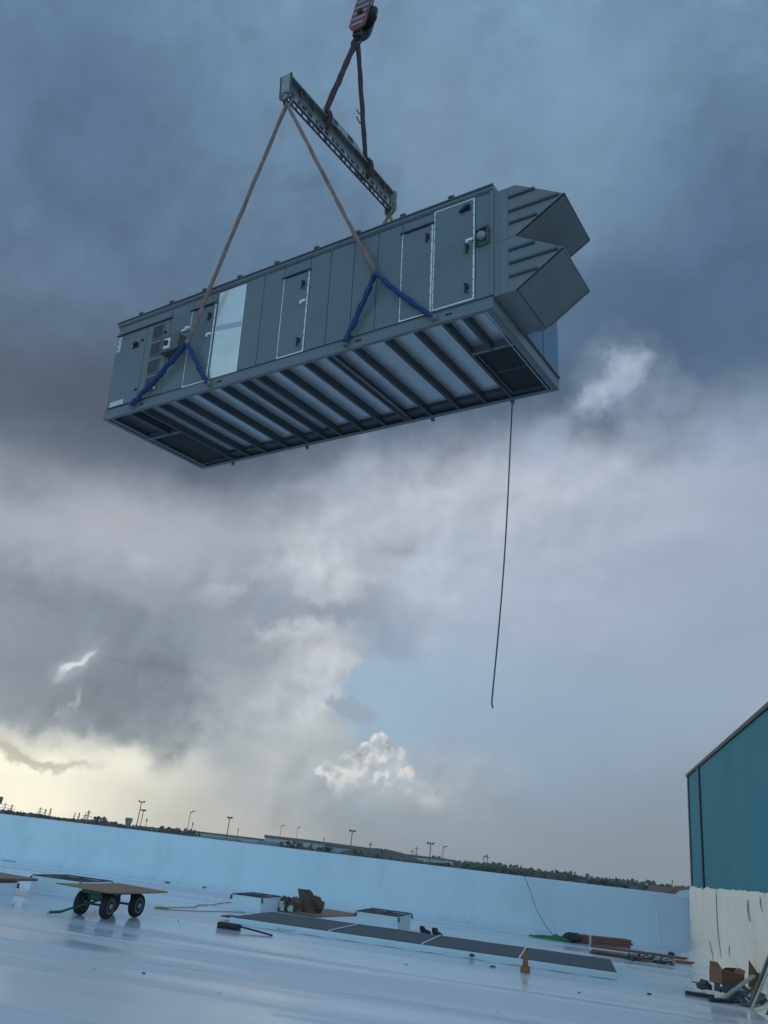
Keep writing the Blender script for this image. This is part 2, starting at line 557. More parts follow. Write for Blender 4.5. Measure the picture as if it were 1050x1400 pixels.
M['stripe_white'] = mat('chipped_white_paint', (0.30, 0.28, 0.275), 0.5, 0, 0.2, 6, dirt=(0.2, 0.12, 0.1), dirt_amt=0.5, dscale=5)
M['coating'] = mat('white_roof_coating_vertical', (0.76, 0.805, 0.84), 0.45, 0, 0.05, 0.7, 0.010, 2.4, (1.0, 1.0, 0.35), dirt=(0.60, 0.655, 0.70), dirt_amt=0.55, dscale=0.9)
M['foam'] = mat('spray_foam_coating', (0.78, 0.78, 0.71), 0.7, 0, 0.08, 2.0, 0.02, 5.0, dirt=(0.60, 0.61, 0.56), dirt_amt=0.5, dscale=1.5)
M['teal'] = mat('teal_sheet_metal', (0.036, 0.225, 0.295), 0.6, 0, 0.08, 0.6, 0.002, 2.0, spec=0.12, dirt=(0.030, 0.180, 0.245), dirt_amt=0.7, dscale=0.35)
M['teal_dark'] = mat('teal_joint', (0.012, 0.06, 0.10), 0.5)
M['brown_trim'] = mat('dark_bronze_trim', (0.035, 0.03, 0.033), 0.5, 0, 0.2, 4)
M['ply'] = mat('plywood', (0.30, 0.185, 0.095), 0.7, 0, 0.22, 3.0, 0.002, 20, (1, 9, 1), dirt=(0.20, 0.12, 0.07), dirt_amt=0.5, dscale=1.5)
M['ply_wet'] = mat('wet_plywood', (0.22, 0.105, 0.065), 0.45, 0, 0.25, 3.0, 0.002, 20, (1, 9, 1))
M['timber'] = mat('reddish_timber', (0.31, 0.11, 0.075), 0.65, 0, 0.3, 3.0, 0.004, 25, (1, 8, 1), dirt=(0.15, 0.06, 0.045), dirt_amt=0.6, dscale=2)
M['card'] = mat('cardboard', (0.20, 0.105, 0.06), 0.8, 0, 0.15, 4, 0.003, 12, dirt=(0.17, 0.09, 0.05), dirt_amt=0.6, dscale=3)
M['card_dark'] = mat('wet_cardboard', (0.13, 0.065, 0.045), 0.7, 0, 0.3, 5, 0.01, 9)
M['green_metal'] = mat('green_cart_paint', (0.012, 0.10, 0.085), 0.45, 0.2, 0.2, 6)
M['green_cloth'] = mat('green_netting', (0.035, 0.20, 0.07), 0.8, 0, 0.4, 14, 0.01, 25)
M['rim'] = mat('grey_wheel_rim', (0.33, 0.36, 0.36), 0.5, 0.2, 0.15, 6)
M['infill'] = mat('grey_curb_infill', (0.070, 0.105, 0.125), 0.7, 0, 0.18, 2.2, 0.004, 10, spec=0.25, dirt=(0.095, 0.125, 0.14), dirt_amt=0.6, dscale=3)
M['curb'] = mat('white_curb_coating', (0.72, 0.76, 0.79), 0.5, 0, 0.06, 2, 0.006, 6)
M['yellow'] = mat('yellow_cord', (0.36, 0.27, 0.13), 0.7, 0, 0.1, 10)
M['thin'] = mat('dark_line', (0.06, 0.08, 0.08), 0.7)
M['orange'] = mat('orange_brown_plastic', (0.33, 0.12, 0.045), 0.55, 0, 0.2, 9)
M['grime'] = mat('grey_scrap', (0.10, 0.11, 0.115), 0.55, 0.3, 0.4, 6, 0.004, 20)
M['grime_pale'] = mat('pale_scrap', (0.36, 0.38, 0.38), 0.6, 0.1, 0.3, 6, 0.004, 20)
M['crease'] = mat('foam_crease_grey', (0.30, 0.33, 0.34), 0.8, 0, 0.2, 6)
M['navy'] = mat('dark_navy_rubber', (0.02, 0.028, 0.04), 0.6, 0, 0.2, 8)


def roof_material():
    m = bpy.data.materials.new('wet_white_roof_coating')
    m.use_nodes = True
    t = m.node_tree
    n = NT(t)
    b = t.nodes['Principled BSDF']
    tc = n.new('ShaderNodeTexCoord')
    o = V(n, tc.outputs['Object'])
    long = n.vm('MULTIPLY', o, (0.16, 1.0, 1.0))
    big = n.noise(long, 0.45, 4, 0.5, 0.3)
    mid = n.noise(long, 1.6, 5, 0.55, off=(3, 1, 0))
    band = n.noise(n.vm('MULTIPLY', o, (0.05, 0.9, 1.0)), 1.0, 4, 0.55, 0.2, off=(8, 2, 0))
    fine = n.noise(o, 9.0, 5, 0.6)
    scuff = n.step(n.noise(n.vm('MULTIPLY', o, (1.0, 0.35, 1.0)), 3.2, 8, 0.72, 0.6, off=(6, 6, 1)), 0.58, 0.70)
    wet = n.step(big * 0.55 + band * 0.45, 0.41, 0.56)
    col = n.mix(n.step(mid, 0.35, 0.7) * 0.6, (0.74, 0.80, 0.835, 1), (0.67, 0.73, 0.765, 1))
    grime = n.step(n.noise(long, 0.9, 7, 0.65, off=(1, 9, 4)), 0.56, 0.78)
    col = n.mix(grime * 0.3, col, (0.48, 0.52, 0.55, 1))
    col = n.mix(scuff * 0.22, col, (0.36, 0.38, 0.39, 1))
    edge = n.step(big * 0.55 + band * 0.45, 0.43, 0.47) * n.step(big * 0.55 + band * 0.45, 0.51, 0.47)
    col = n.mix(edge * 0.22, col, (0.42, 0.45, 0.47, 1))
    n.put(b.inputs['Base Color'], col)
    n.put(b.inputs['Roughness'], wet * -0.31 + 0.42 + (fine - 0.5) * 0.06 + scuff * 0.08)
    b.inputs['Specular IOR Level'].default_value = 0.5
    bp = n.new('ShaderNodeBump')
    bp.inputs['Strength'].default_value = 1.0
    bp.inputs['Distance'].default_value = 0.006
    n.put(bp.inputs['Height'], (fine * 0.10 + mid * 0.6 + band * 1.0) * (1.2 - wet))
    t.links.new(bp.outputs[0], b.inputs['Normal'])
    return m


M['roof'] = roof_material()

# ------------------------------------------------------------------ the roof we stand on
YAW = R(-14.7)                       # the building grid
GX = Vector((math.cos(YAW), math.sin(YAW), 0))
GY = Vector((-math.sin(YAW), math.cos(YAW), 0))


def gp(x, y, z=0.0):
    return GX * x + GY * y + Vector((0, 0, z))


PAR_Y = 28.25                        # grid distance of the parapet face
roof = MB()
roof.box((-70, -45, -0.6), (40, PAR_Y + 0.6, 0))
roof = struct(roof.build('roof', M['roof']))
roof.rotation_euler = (0, 0, YAW)

# lap seams of the roof coating: low rounded ridges
for gy, x0, x1, w_, h_ in ((11.3, -40, 2.0, 0.16, 0.012), (14.05, -40, 9, 0.10, 0.010), (12.9, -8, 9, 0.5, 0.02), (17.9, -40, -6.6, 0.12, 0.01), (21.2, -40, 6, 0.14, 0.01), (9.4, -3, 8, 0.4, 0.016)):
    s = MB()
    N_ = 60
    ph = random.uniform(0, 9)

    def rid(u, v, gy=gy, x0=x0, x1=x1, w_=w_, h_=h_, ph=ph):
        x = x0 + (x1 - x0) * u
        wob = 0.06 * math.sin(x * 0.7 + ph) + 0.03 * math.sin(x * 2.3 + ph * 2)
        return (x, gy + wob + (v - 0.5) * w_, -0.002 + 1.8 * h_ * (math.sin(math.pi * v) ** 1.5) * (0.7 + 0.3 * math.sin(x * 1.1 + ph)))
    s.grid(N_, 6, rid)
    s.build('lap_seam', M['roof'], roof, smooth=True)

# parapet: coated wall with a cove at its foot
pw = thing('parapet_wall', 'long low white coated parapet wall across the far edge of the roof', 'wall', gp(0, PAR_Y), (0, 0, YAW))
prof = [(-0.42, -0.01), (-0.25, 0.015), (-0.12, 0.07), (-0.04, 0.18), (0.0, 0.36), (0.03, 0.9), (0.05, 1.46), (0.08, 1.50), (0.16, 1.52), (0.42, 1.52), (0.46, 1.48), (0.46, -0.02)]
body = MB()
NX = 140


def par(u, v):
    x = -70 + 74.3 * u
    k = v * (len(prof) - 1)
    i = min(int(k), len(prof) - 2)
    f = k - i
    y = prof[i][0] * (1 - f) + prof[i + 1][0] * f
    z = prof[i][1] * (1 - f) + prof[i + 1][1] * f
    lump = 0.014 * math.sin(x * 1.9 + z * 3) + 0.010 * math.sin(x * 4.7 + 1.3 * z)
    return (x, y + (lump if y < 0.06 else 0), z)


body.grid(NX, len(prof) - 1, par)
body.build('wall_face', M['coating'], pw, smooth=True)
x = -38.6
while x < 4.0:                       # coated-over laps of the wall flashing
    q = MB()
    xs_, ph = x, random.uniform(0, 6)

    def lap(u, v, xs_=xs_, ph=ph):
        k = 0.3 + v * (len(prof) - 5)
        i = int(k)
        f = k - i
        yy = prof[i + 1][0] * (1 - f) + prof[i + 2][0] * f
        z = prof[i + 1][1] * (1 - f) + prof[i + 2][1] * f
        xx = xs_ + 0.02 * math.sin(z * 5 + ph) + (u - 0.5) * 0.11
        lump = 0.014 * math.sin(xx * 1.9 + z * 3) + 0.010 * math.sin(xx * 4.7 + 1.3 * z)
        return (xx, yy + lump - 0.012 * math.sin(math.pi * u), z)
    q.grid(6, 16, lap)
    q.build('flashing_lap', M['coating'], pw, smooth=True)
    x += random.uniform(2.7, 3.3)
crk = MB()
x = -40.0
while x < 4:
    l = random.uniform(0.15, 0.8)
    if random.random() < 0.16:
        crk.box((x, -0.455, -0.004), (x + l, -0.44 + jit(0.006), 0.012))
    x += l + random.uniform(0.3, 2.2)
crk.build('foot_crack', M['thin'], pw)
for (x, l) in ((-13.4, 0.16), (-12.0, 0.1)):
    c = MB()
    c.box((x, -0.52, 0.0), (x + l, -0.46, 0.03))
    c.build('foot_scrap', M['black'], pw)

# ------------------------------------------------------------------ teal building on the right
WALL_A = Vector((10.02, 24.75, 0))          # far corner
WD = -GY                                     # runs towards the camera
tb = thing('metal_building', 'teal sheet metal building with white foam coated base at the right edge', 'building', WALL_A, (0, 0, YAW + math.pi / 2))
tb['mirror_x'] = 1
# shapes are written with x running along the wall towards the camera and y pointing out of the wall
LW, ZE = 19.5, 4.84
bw = MB()
xx = 0.0
poly = []
while xx < LW - 0.3:
    for dx, dy in ((0.0, 0.0), (0.215, 0.0), (0.24, 0.005), (0.26, 0.005), (0.285, 0.0)):
        poly.append((xx + dx, dy))
    xx += 0.305
poly.append((LW, 0.0))
poly += [(LW, -8.0), (0.0, -8.0)]
bw.prism(poly, 'z', -0.1, ZE)
bw.build('wall', M['teal'], tb)
t = MB()
t.box((-0.06, -8.02, 1.2), (0.03, 0.03, ZE - 0.051))
t.box((0.03, -0.01, 1.2), (0.14, 0.03, ZE - 0.051))
t.build('corner_trim', M['brown_trim'], tb)
t = MB()
t.box((2.18, 0.012, 1.5), (2.42, 0.05, ZE - 0.05))
t.build('downspout', M['teal_dark'], tb, bevel=0.01)
t = MB()
t.prism([(-0.02, ZE - 0.05), (0.05, ZE - 0.05), (0.06, ZE + 0.02), (-0.02, ZE + 0.03), (-8.02, ZE + 0.83), (-8.02, ZE - 0.05)], 'x', -0.10, LW + 0.1)
t.build('eave_trim', M['brown_trim'], tb)
t = MB()
t.prism([(0.02, ZE + 0.034), (-8.1, ZE + 0.85), (-8.1, ZE + 0.88), (0.02, ZE + 0.06)], 'x', -0.12, LW + 0.2)
t.build('roof', M['brown_trim'], tb)


def foam_fn(u, v):
    x = -0.12 + (LW + 0.2) * u
    top = 1.79 + 0.05 * mnoise.noise(Vector((x * 1.1, 0, 0))) + 0.035 * mnoise.noise(Vector((x * 3.1, 3, 0))) + 0.02 * mnoise.noise(Vector((x * 8.0, 7, 0)))
    z = top * v
    d = 0.075 + 0.40 * max(0.0, 1 - z / 0.34) ** 2.6 + 0.02 * math.sin(x * 1.3 + z * 0.7) * (1 - v * 0.6) + 0.05 * mnoise.noise(Vector((x * 1.6, z * 0.9, 4))) + 0.012 * mnoise.noise(Vector((x * 3.5, z * 2.5, 9)))
    if v > 0.985:
        d = 0.03
    return (x, d, z - 0.01)


fb = MB()
fb.grid(420, 24, foam_fn)
fb.build('foam_skirt', M['foam'], tb, smooth=True)
fb = MB()          # the skirt turns the far corner
fb.grid(2, 14, lambda u, v: (-0.12 - 0.02 * math.sin(v * 5), 0.075 + 0.36 * max(0, 1 - v * 5) ** 2.4 - 0.9 * u, 1.79 * v - 0.01))
fb.build('foam_skirt', M['foam'], tb, smooth=True)
for x0, z0, x1, z1, w_ in ((4.55, 1.78, 4.75, 0.35, 0.022), (8.3, 1.62, 8.45, 1.25, 0.035), (9.5, 1.7, 9.55, 1.45, 0.02), (3.2, 0.6, 3.5, 0.2, 0.02), (6.3, 0.7, 6.32, 0.5, 0.014)):
    c = MB()
    pts = []
    for k in range(13):
        f = k / 12
        x, z = x0 + (x1 - x0) * f + 0.02 * math.sin(f * 9), z0 + (z1 - z0) * f
        y = foam_fn((x + 0.12) / (LW + 0.2), z / 1.8)[1]
        pts.append((x, y + 0.006, z))
    c.tube(pts, [w_ * (0.3 + 0.7 * math.sin(math.pi * min(1, 0.1 + k / 12 * 0.9))) for k in range(13)], 6, flat=0.35)
    c.build('foam_crease', M['crease'], tb, smooth=True)


# ------------------------------------------------------------------ the hanging air-handling unit
S = 0.67                                   # unit is modelled at S:1
UT = Vector((-4.5148, 11.0943, 7.3840))   # front left bottom corner of the base
UR = Euler((0.0913, -0.01867, -0.59035), 'XYZ')
UM = UR.to_matrix()
L, Wd, HB = 9.82, 3.29, 0.22


def wor(p):
    return UT + S * (UM @ Vector(p))


unit = thing('air_handling_unit', 'long grey air handling unit with white framed doors hanging in the air from slings', 'air handler', UT, UR, S)


def part(name, m, parent=None, **k):
    def f(mb):
        return mb.build(name, m, parent if parent is not None else unit, **k)
    return f


ZT = 2.47
# inner cabinet body (a hair behind the front panels)
b = MB()
b.box((0.006, 0.03, HB + 0.03), (L - 0.006, Wd, ZT))
b.build('cabinet', M['paint'], unit)
b = MB()
b.box((0.02, 0.035, HB - 0.004), (L - 0.02, Wd - 0.02, HB + 0.032))
b.build('base_gap', M['gap'], unit)

# front panels
cuts = [0.0, 1.80, 2.46, 3.22, 4.045, 4.55, 5.09, 5.78, 6.29, 6.86, 7.42, 7.955, 8.645, 9.50, 9.82]
g_ = 0.007
for a, c in zip(cuts, cuts[1:]):
    if (a, c) in ((0.0, 1.80), (3.22, 4.045)):
        continue
    p = MB()
    p.box((a + g_, 0.0, HB + 0.04), (c - g_, 0.034, ZT - 0.03))
    p.build('wall_panel', M['paint'], unit, bevel=0.004)
p = MB()
p.box((0.004, 0.0, 2.235), (1.80 - g_, 0.034, ZT - 0.03))
p.build('wall_panel', M['paint'], unit, bevel=0.004)
# recessed thin line under the roof (top of panels)
p = MB()
p.box((0.0, 0.008, ZT - 0.032), (L, 0.05, ZT + 0.01))
p.build('top_channel', M['dark_trim_shade'], unit)
# control section
cp = MB()
cp.box((0.01, -0.012, HB + 0.045), (1.03, 0.034, 2.20))
cp = cp.build('control_door', M['paint'], unit, bevel=0.006)
k = MB()
k.box((0.62, -0.045, 1.72), (0.80, -0.010, 1.84))
k.box((0.69, -0.10, 1.75), (0.80, -0.045, 1.83))
k.build('disconnect_switch', M['black'], cp, bevel=0.006)
k = MB()
k.box((0.585, -0.03, 1.76), (0.66, -0.0125, 1.81))
k.build('switch_plate', M['white'], cp)
for (x, z) in ((0.93, 1.86), (0.97, 0.55)):
    k = MB()
    k.cbox((x, -0.028, z), (0.045, 0.035, 0.05))
    k.build('latch', M['black'], cp)
for (x0, x1, z0, z1) in ((0.045, 0.165, 1.76, 2.17),):
    k = MB()
    k.box((x0, -0.0150, z0), (x1, -0.0125, z1))
    k.build('rating_sticker', M['sticker'], cp)
    d = MB()
    for q in range(6):
        zc = z1 - 0.05 - q * 0.063
        d.box((x0 + 0.07 * (q % 2), -0.0165, zc - 0.018), (x1 - 0.02 - 0.04 * ((q + 1) % 2), -0.0155, zc + 0.012))
    stuff(d.build('sticker_print', M['box_grey'], cp))
k = MB()
k.box((0.14, -0.0150, 0.278), (0.59, -0.0125, 0.405))
k.build('plate_sticker', M['sticker'], cp)
vp = MB()
vp.box((1.045, -0.008, HB + 0.045), (1.795, 0.034, 2.20))
vp = vp.build('vent_panel', M['paint'], unit, bevel=0.004)
for zc in (1.935, 1.485, 1.025, 0.585):
    v = MB()
    v.box((1.275, -0.0105, zc - 0.165), (1.60, -0.0085, zc + 0.165))
    vo = v.build('vent', M['paint_base'], unit)
    fr = MB()
    for a in ((1.255, zc + 0.165, 1.62, zc + 0.185), (1.255, zc - 0.185, 1.62, zc - 0.165), (1.255, zc - 0.165, 1.275, zc + 0.165), (1.60, zc - 0.165, 1.62, zc + 0.165)):
        fr.box((a[0], -0.03, a[1]), (a[2], -0.009, a[3]))
    fr.build('vent_frame', M['hood'], vo)
    sl = MB()
    for q in range(9):
        z = zc - 0.145 + q * 0.036
        sl.faces([(1.275, -0.026, z - 0.012), (1.60, -0.026, z - 0.012), (1.60, -0.012, z + 0.014), (1.275, -0.012, z + 0.014)], [(0, 1, 2, 3)])
    stuff(sl.build('vent_slats', M['paint'], vo))
for (x, z) in ((1.68, 1.86), (1.68, 0.62)):
    k = MB()
    k.cbox((x, -0.024, z), (0.045, 0.035, 0.05))
    k.build('latch', M['black'], vp)
k = MB()
k.prism([(-0.055, 2.195), (-0.045, 2.225), (0.0, 2.235), (0.0, 2.205)], 'x', -0.01, 1.83)
k.build('drip_flashing', M['dark_trim_shade'], unit)

# pale panel wrapped in film
p = MB()
p.box((3.25, -0.004, HB + 0.035), (4.035, 0.034, ZT - 0.05))
p = p.build('film_covered_panel', M['film'], unit, bevel=0.004)
p['label'] = 'pale panel wrapped in protective film'
t = MB()
t.faces([(3.25, -0.0065, 1.44), (4.035, -0.0065, 1.345), (4.035, -0.0065, 1.47), (3.25, -0.0065, 1.565)], [(0, 1, 2, 3)])
t.build('band_strip', M['band_grey'], p)  # even blue-grey band across the panel


def door(x0, x1, z0, z1, top_white, handles, label=None):
    d = MB()
    d.box((x0 + 0.03, -0.03, z0 + 0.03), (x1 - 0.03, -0.001, z1 - 0.03))
    d = d.build('service_door', M['paint'], unit, bevel=0.006)
    f = MB()
    w = 0.056
    f.box((x0, -0.014, z0), (x0 + w, -0.003, z1))
    f.box((x1 - w, -0.014, z0), (x1, -0.003, z1))
    f.box((x0 + w, -0.014, z0), (x1 - w, -0.003, z0 + w))
    if top_white:
        f.box((x0 + w, -0.014, z1 - w), (x1 - w, -0.003, z1))
    f.build('door_seal', M['white'], d)
    sc = MB()
    for q in range(8):
        z = z0 + 0.12 + q * (z1 - z0 - 0.24) / 7
        for xx in (x0 + 0.019, x1 - 0.019):
            sc.cbox((xx, -0.017, z), (0.018, 0.008, 0.018))
    stuff(sc.build('seal_screws', M['steel'], d))
    if not top_white:
        c = MB()
        c.prism([(-0.07, z1 - 0.01), (-0.062, z1 + 0.02), (-0.003, z1 + 0.032), (-0.003, z1 + 0.006)], 'x', x0 - 0.03, x1 + 0.03)
        c.build('drip_cap', M['dark_trim_shade'], d)
    for (hx, hz, kind) in handles:
        h = MB()
        if kind == 'h':
            h.box((hx - 0.035, -0.062, hz - 0.02), (hx + 0.035, -0.031, hz + 0.075))
            h.prism([(hx - 0.05, hz + 0.075), (hx + 0.015, hz + 0.075), (hx + 0.02, hz - 0.12), (hx - 0.02, hz - 0.12), (hx - 0.02, hz + 0.03)], 'y', -0.095, -0.062)
            h.build('handle', M['black'], d, bevel=0.006)
        elif kind == 'w':
            h.box((hx - 0.10, -0.06, hz - 0.03), (hx + 0.09, -0.031, hz + 0.02))
            h.prism([(hx - 0.12, hz - 0.06), (hx + 0.10, hz + 0.03), (hx + 0.10, hz + 0.07), (hx + 0.0, hz + 0.08), (hx - 0.12, hz - 0.01)], 'y', -0.10, -0.06)
            h.build('handle', M['black'], d, bevel=0.006)
        else:
            h.box((hx - 0.06, -0.055, hz - 0.02), (hx + 0.07, -0.031, hz + 0.03))
            h.box((hx - 0.06, -0.07, hz - 0.055), (hx - 0.02, -0.031, hz - 0.02))
            h.build('keeper', M['white'], d)
    if label:
        d['label'] = label
    return d


door(2.47, 3.205, 0.235, 2.17, False, ((3.085, 1.85, 'h'), (3.10, 1.39, 'k')))
door(5.10, 5.775, 0.25, 2.155, False, ((5.66, 1.83, 'h'), (5.67, 1.425, 'k'), (5.66, 0.49, 'h')))
door(7.965, 8.635, 0.26, 2.20, False, ((8.54, 1.90, 'h'),))
door(8.655, 9.49, 0.285, 2.455, True, ((9.33, 2.225, 'w'), (9.40, 1.53, 'k'), (9.36, 1.36, 'h'), (9.36, 0.53, 'h')), 'tallest door, sealed in white on all four sides')
k = MB()
k.box((2.24, -0.05, 1.70), (2.42, -0.003, 1.745))
k.box((2.36, -0.07, 1.72), (2.48, -0.003, 1.775))
k.build('keeper', M['white'], unit)
# screws along the panel seams
sc = MB()
for x in cuts[1:-1]:
    for q in range(6):
        sc.cbox((x + (0.03 if q % 2 else -0.03), -0.001, 0.34 + q * 0.4), (0.016, 0.008, 0.016))
stuff(sc.build('panel_screws', M['steel'], unit))

# junction box with a small disconnect
j = MB()
j.box((1.80, -0.22, 1.16), (2.37, -0.012, 1.56))
j = j.build('junction_box', M['box_grey'], unit, bevel=0.012)
k = MB()
k.box((1.96, -0.245, 1.22), (2.13, -0.22, 1.47))
k.build('box_cover', M['white'], j)
k = MB()
k.box((2.0, -0.29, 1.29), (2.09, -0.245, 1.40))
k.build('box_switch', M['black'], j)
k = MB()
k.box((1.78, -0.06, 1.45), (1.90, -0.02, 1.60), Matrix.Translation((-0.08, -0.03, 0.06)))
k.build('box_label', M['white'], j)
k = MB()
k.tube([(2.16, -0.2, 1.16), (2.15, -0.2, 1.02), (2.08, -0.15, 0.96), (2.02, -0.06, 0.94)], 0.022, 6)
k.build('conduit', M['black'], j)
for c, s_ in (((2.16, -0.10, 0.86), (0.04, 0.05, 0.09)), ((1.99, -0.09, 0.77), (0.05, 0.06, 0.09)), ((1.62, -0.05, 0.43), (0.05, 0.04, 0.06))):
    k = MB()
    k.cbox(c, s_, None)
    k.build('clip', M['sticker'], unit, bevel=0.006)

# marine light beside the tall door
lt = MB()
lt.box((9.55, -0.04, 1.34), (9.77, -0.003, 1.66))
lt = lt.build('wall_light', M['box_grey'], unit, bevel=0.01)
k = MB()
k.prism([(9.54, 1.62), (9.785, 1.65), (9.785, 1.68), (9.54, 1.66)], 'y', -0.11, -0.04)
k.box((9.54, -0.10, 1.32), (9.555, -0.04, 1.62))
k.box((9.765, -0.10, 1.34), (9.78, -0.04, 1.64))
k.build('light_guard', M['box_grey'], lt)
k = MB()
k.lathe([(0.075, 0.0), (0.085, 0.05), (0.075, 0.10), (0.03, 0.125)], Matrix.Translation((9.66, -0.04, 1.49)) @ Matrix.Rotation(R(90), 4, 'X'), 16)
k.build('lens', M['glass'], lt, smooth=True)

# roof cap with drip edge and lifting clips
r = MB()
r.prism([(-0.035, 2.50), (-0.035, 2.585), (0.02, 2.61), (Wd / 2, 2.68), (Wd + 0.06, 2.60), (Wd + 0.06, 2.50), (Wd + 0.03, 2.50), (Wd + 0.03, 2.478), (-0.012, 2.478), (-0.012, 2.50)], 'x', -0.05, L + 0.04)
r.build('roof_cap', M['paint'], unit, bevel=0.006)
r = MB()
r.box((-0.055, -0.060, 2.562), (L + 0.045, -0.0355, 2.590))
r.build('drip_edge', M['dark_trim_shade'], unit)
for x in (0.76, 1.77, 2.80, 3.84, 4.88, 5.92, 6.95, 7.98, 9.02):
    k = MB()
    k.box((x - 0.06, -0.07, 2.588), (x + 0.06, 0.03, 2.655))
    k.box((x - 0.035, -0.09, 2.60), (x + 0.035, -0.068, 2.64))
    k.build('roof_clip', M['dark_trim_shade'], unit, bevel=0.008)

# base frame
for name_, a, c in (('front', (-0.02, -0.012, 0.0), (L + 0.02, 0.012, HB)), ('back', (-0.02, Wd - 0.012, 0.0), (L + 0.02, Wd + 0.012, HB)), ('left', (-0.02, 0.012, 0.0), (0.004, Wd - 0.012, HB)), ('right', (L - 0.004, 0.012, 0.0), (L + 0.02, Wd - 0.012, HB))):
    k = MB()
    k.box(a, c)
    if name_ == 'front':
        k.box((0.0, 0.012, 0.0), (L, 0.075, 0.014))
        k.box((0.0, -0.02, HB - 0.02), (L, -0.012, HB))
    elif name_ == 'back':
        k.box((0.0, Wd - 0.10, 0.0), (L, Wd - 0.012, 0.014))
    elif name_ == 'left':
        k.box((0.004, 0.075, 0.0), (0.085, Wd - 0.10, 0.014))
    else:
        k.box((L - 0.125, 0.075, 0.0), (L - 0.004, Wd - 0.10, 0.014))
        k.box((L + 0.02, 0.3, HB - 0.025), (L + 0.032, Wd, HB - 0.003))
    k.build('base_rail', M['paint_base'], unit, bevel=0.004)
for xa in (0.17, 9.64):
    k = MB()
    k.box((xa - 0.008, 0.09, 0.004), (xa + 0.008, Wd - 0.11, 0.03))
    k.build('edge_lip', M['galv'], unit)

xs = [1.20, 1.72, 2.28, 2.95, 3.58, 4.12, 4.56, 5.16, 5.77, 6.34, 6.95, 7.65, 8.28, 8.86]
ZP = 0.168
for i, x in enumerate(xs):
    k = MB()
    k.box((x - 0.012, 0.012, 0.02), (x + 0.012, Wd - 0.012, ZP))
    k.box((x - 0.05, 0.076, 0.004), (x + 0.012, Wd - 0.102, 0.020))
    if abs(x - 6.34) < .01:
        k.box((x + 0.05, 0.012, 0.02), (x + 0.068, Wd - 0.012, ZP))
        k.box((x + 0.05, 0.076, 0.004), (x + 0.11, Wd - 0.102, 0.020))
    k.build('floor_joist', M['joist'], unit)
k = MB()
k.box((6.44, 0.08, 0.008), (6.452, Wd - 0.11, 0.032))
k.build('joint_strip', M['galv'], unit)
for x, y1 in ((0.82, 1.30), (9.28, 1.25)):
    k = MB()
    k.box((x - 0.012, 0.012, 0.02), (x + 0.012, y1, ZP))
    k.box((x - 0.07, 0.076, 0.004), (x + 0.012, y1, 0.020))
    k.build('floor_joist', M['joist'], unit)
for x0, x1, y1 in ((0.086, 1.188, 1.30), (8.872, 9.695, 1.25)):
    k = MB()
    k.box((x0, y1 + 0.001, 0.02), (x1, y1 + 0.03, ZP))
    k.box((x0, y1 - 0.03, 0.0045), (x1, y1 + 0.03, 0.0195))
    k.build('cross_channel', M['paint_base'], unit)
# floor pans between the joists
edges = [0.0] + xs + [L]
for a, c in zip(edges, edges[1:]):
    k = MB()
    if a == 0.0:
        k.box((0.004, 0.013, ZP + 0.001), (c, 1.30, ZP + 0.011))
        k.build('floor_pan', M['joist'], unit)
        continue
    y1 = 1.25 if c == L else Wd - 0.013
    k.box((a, 0.013, ZP + 0.001), (c - 0.001, y1, ZP + 0.011))
    k.build('floor_pan', M['galv'], unit)
# dark blocks along the rear rail stand in for deep shade between the joists
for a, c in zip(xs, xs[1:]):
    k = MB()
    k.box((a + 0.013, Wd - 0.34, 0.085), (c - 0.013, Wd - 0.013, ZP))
    k.build('rear_shade_block', M['joist'], unit)
for x0, x1, y0, y1 in ((0.10, 1.185, 1.335, 3.12), (8.90, 9.66, 1.285, 3.10)):
    d = MB()
    d.box((x0, y0, 0.10), (x1, y1, ZP - 0.002))
    d = d.build('floor_opening', M['mesh_dark'], unit)
    fr = MB()
    for a in ((x0, y0, x0 + 0.03, y1), (x1 - 0.03, y0, x1, y1), (x0 + 0.03, y1 - 0.03, x1 - 0.03, y1), (x0 + 0.03, y0, x1 - 0.03, y0 + 0.025)):
        fr.box((a[0], a[1], 0.03), (a[2], a[3], 0.099))
    fr.build('opening_frame', M['dark_trim_shade'], d)
    bl = MB()
    nb = 2 if x0 > 5 else 1
    for q in range(1, nb):
        yy = y0 + (y1 - y0) * q / nb
        bl.box((x0 + 0.03, yy - 0.012, 0.07), (x1 - 0.03, yy + 0.012, 0.099))
    bl.build('opening_bar', M['dark_trim_shade'], d) if nb > 1 else bl.bm.free()
# lugs and slots
for x in (0.98, 3.33, 6.83, 8.73):
    for y, s_ in ((-0.012, -1), (Wd + 0.012, 1)):
        k = MB()
        k.box((x - 0.05, min(y, y + s_ * 0.10), 0.06), (x + 0.05, max(y, y + s_ * 0.10), 0.16))
        k.build('lifting_lug', M['paint_base'], unit, bevel=0.008)
    k = MB()
    k.box((x + 0.20, -0.0185, 0.10), (x + 0.33, -0.0125, 0.14))
    k.build('rail_slot', M['mesh_dark'], unit)
for x in (1.03, 3.42, 6.90, 8.80):
    k = MB()
    k.prism([(x - 0.05, 0.02), (x + 0.05, 0.02), (x + 0.05, -0.05), (x + 0.03, -0.08), (x - 0.02, -0.06)], 'y', Wd + 0.013, Wd + 0.05)
    k.build('hanging_tab', M['paint_base'], unit)

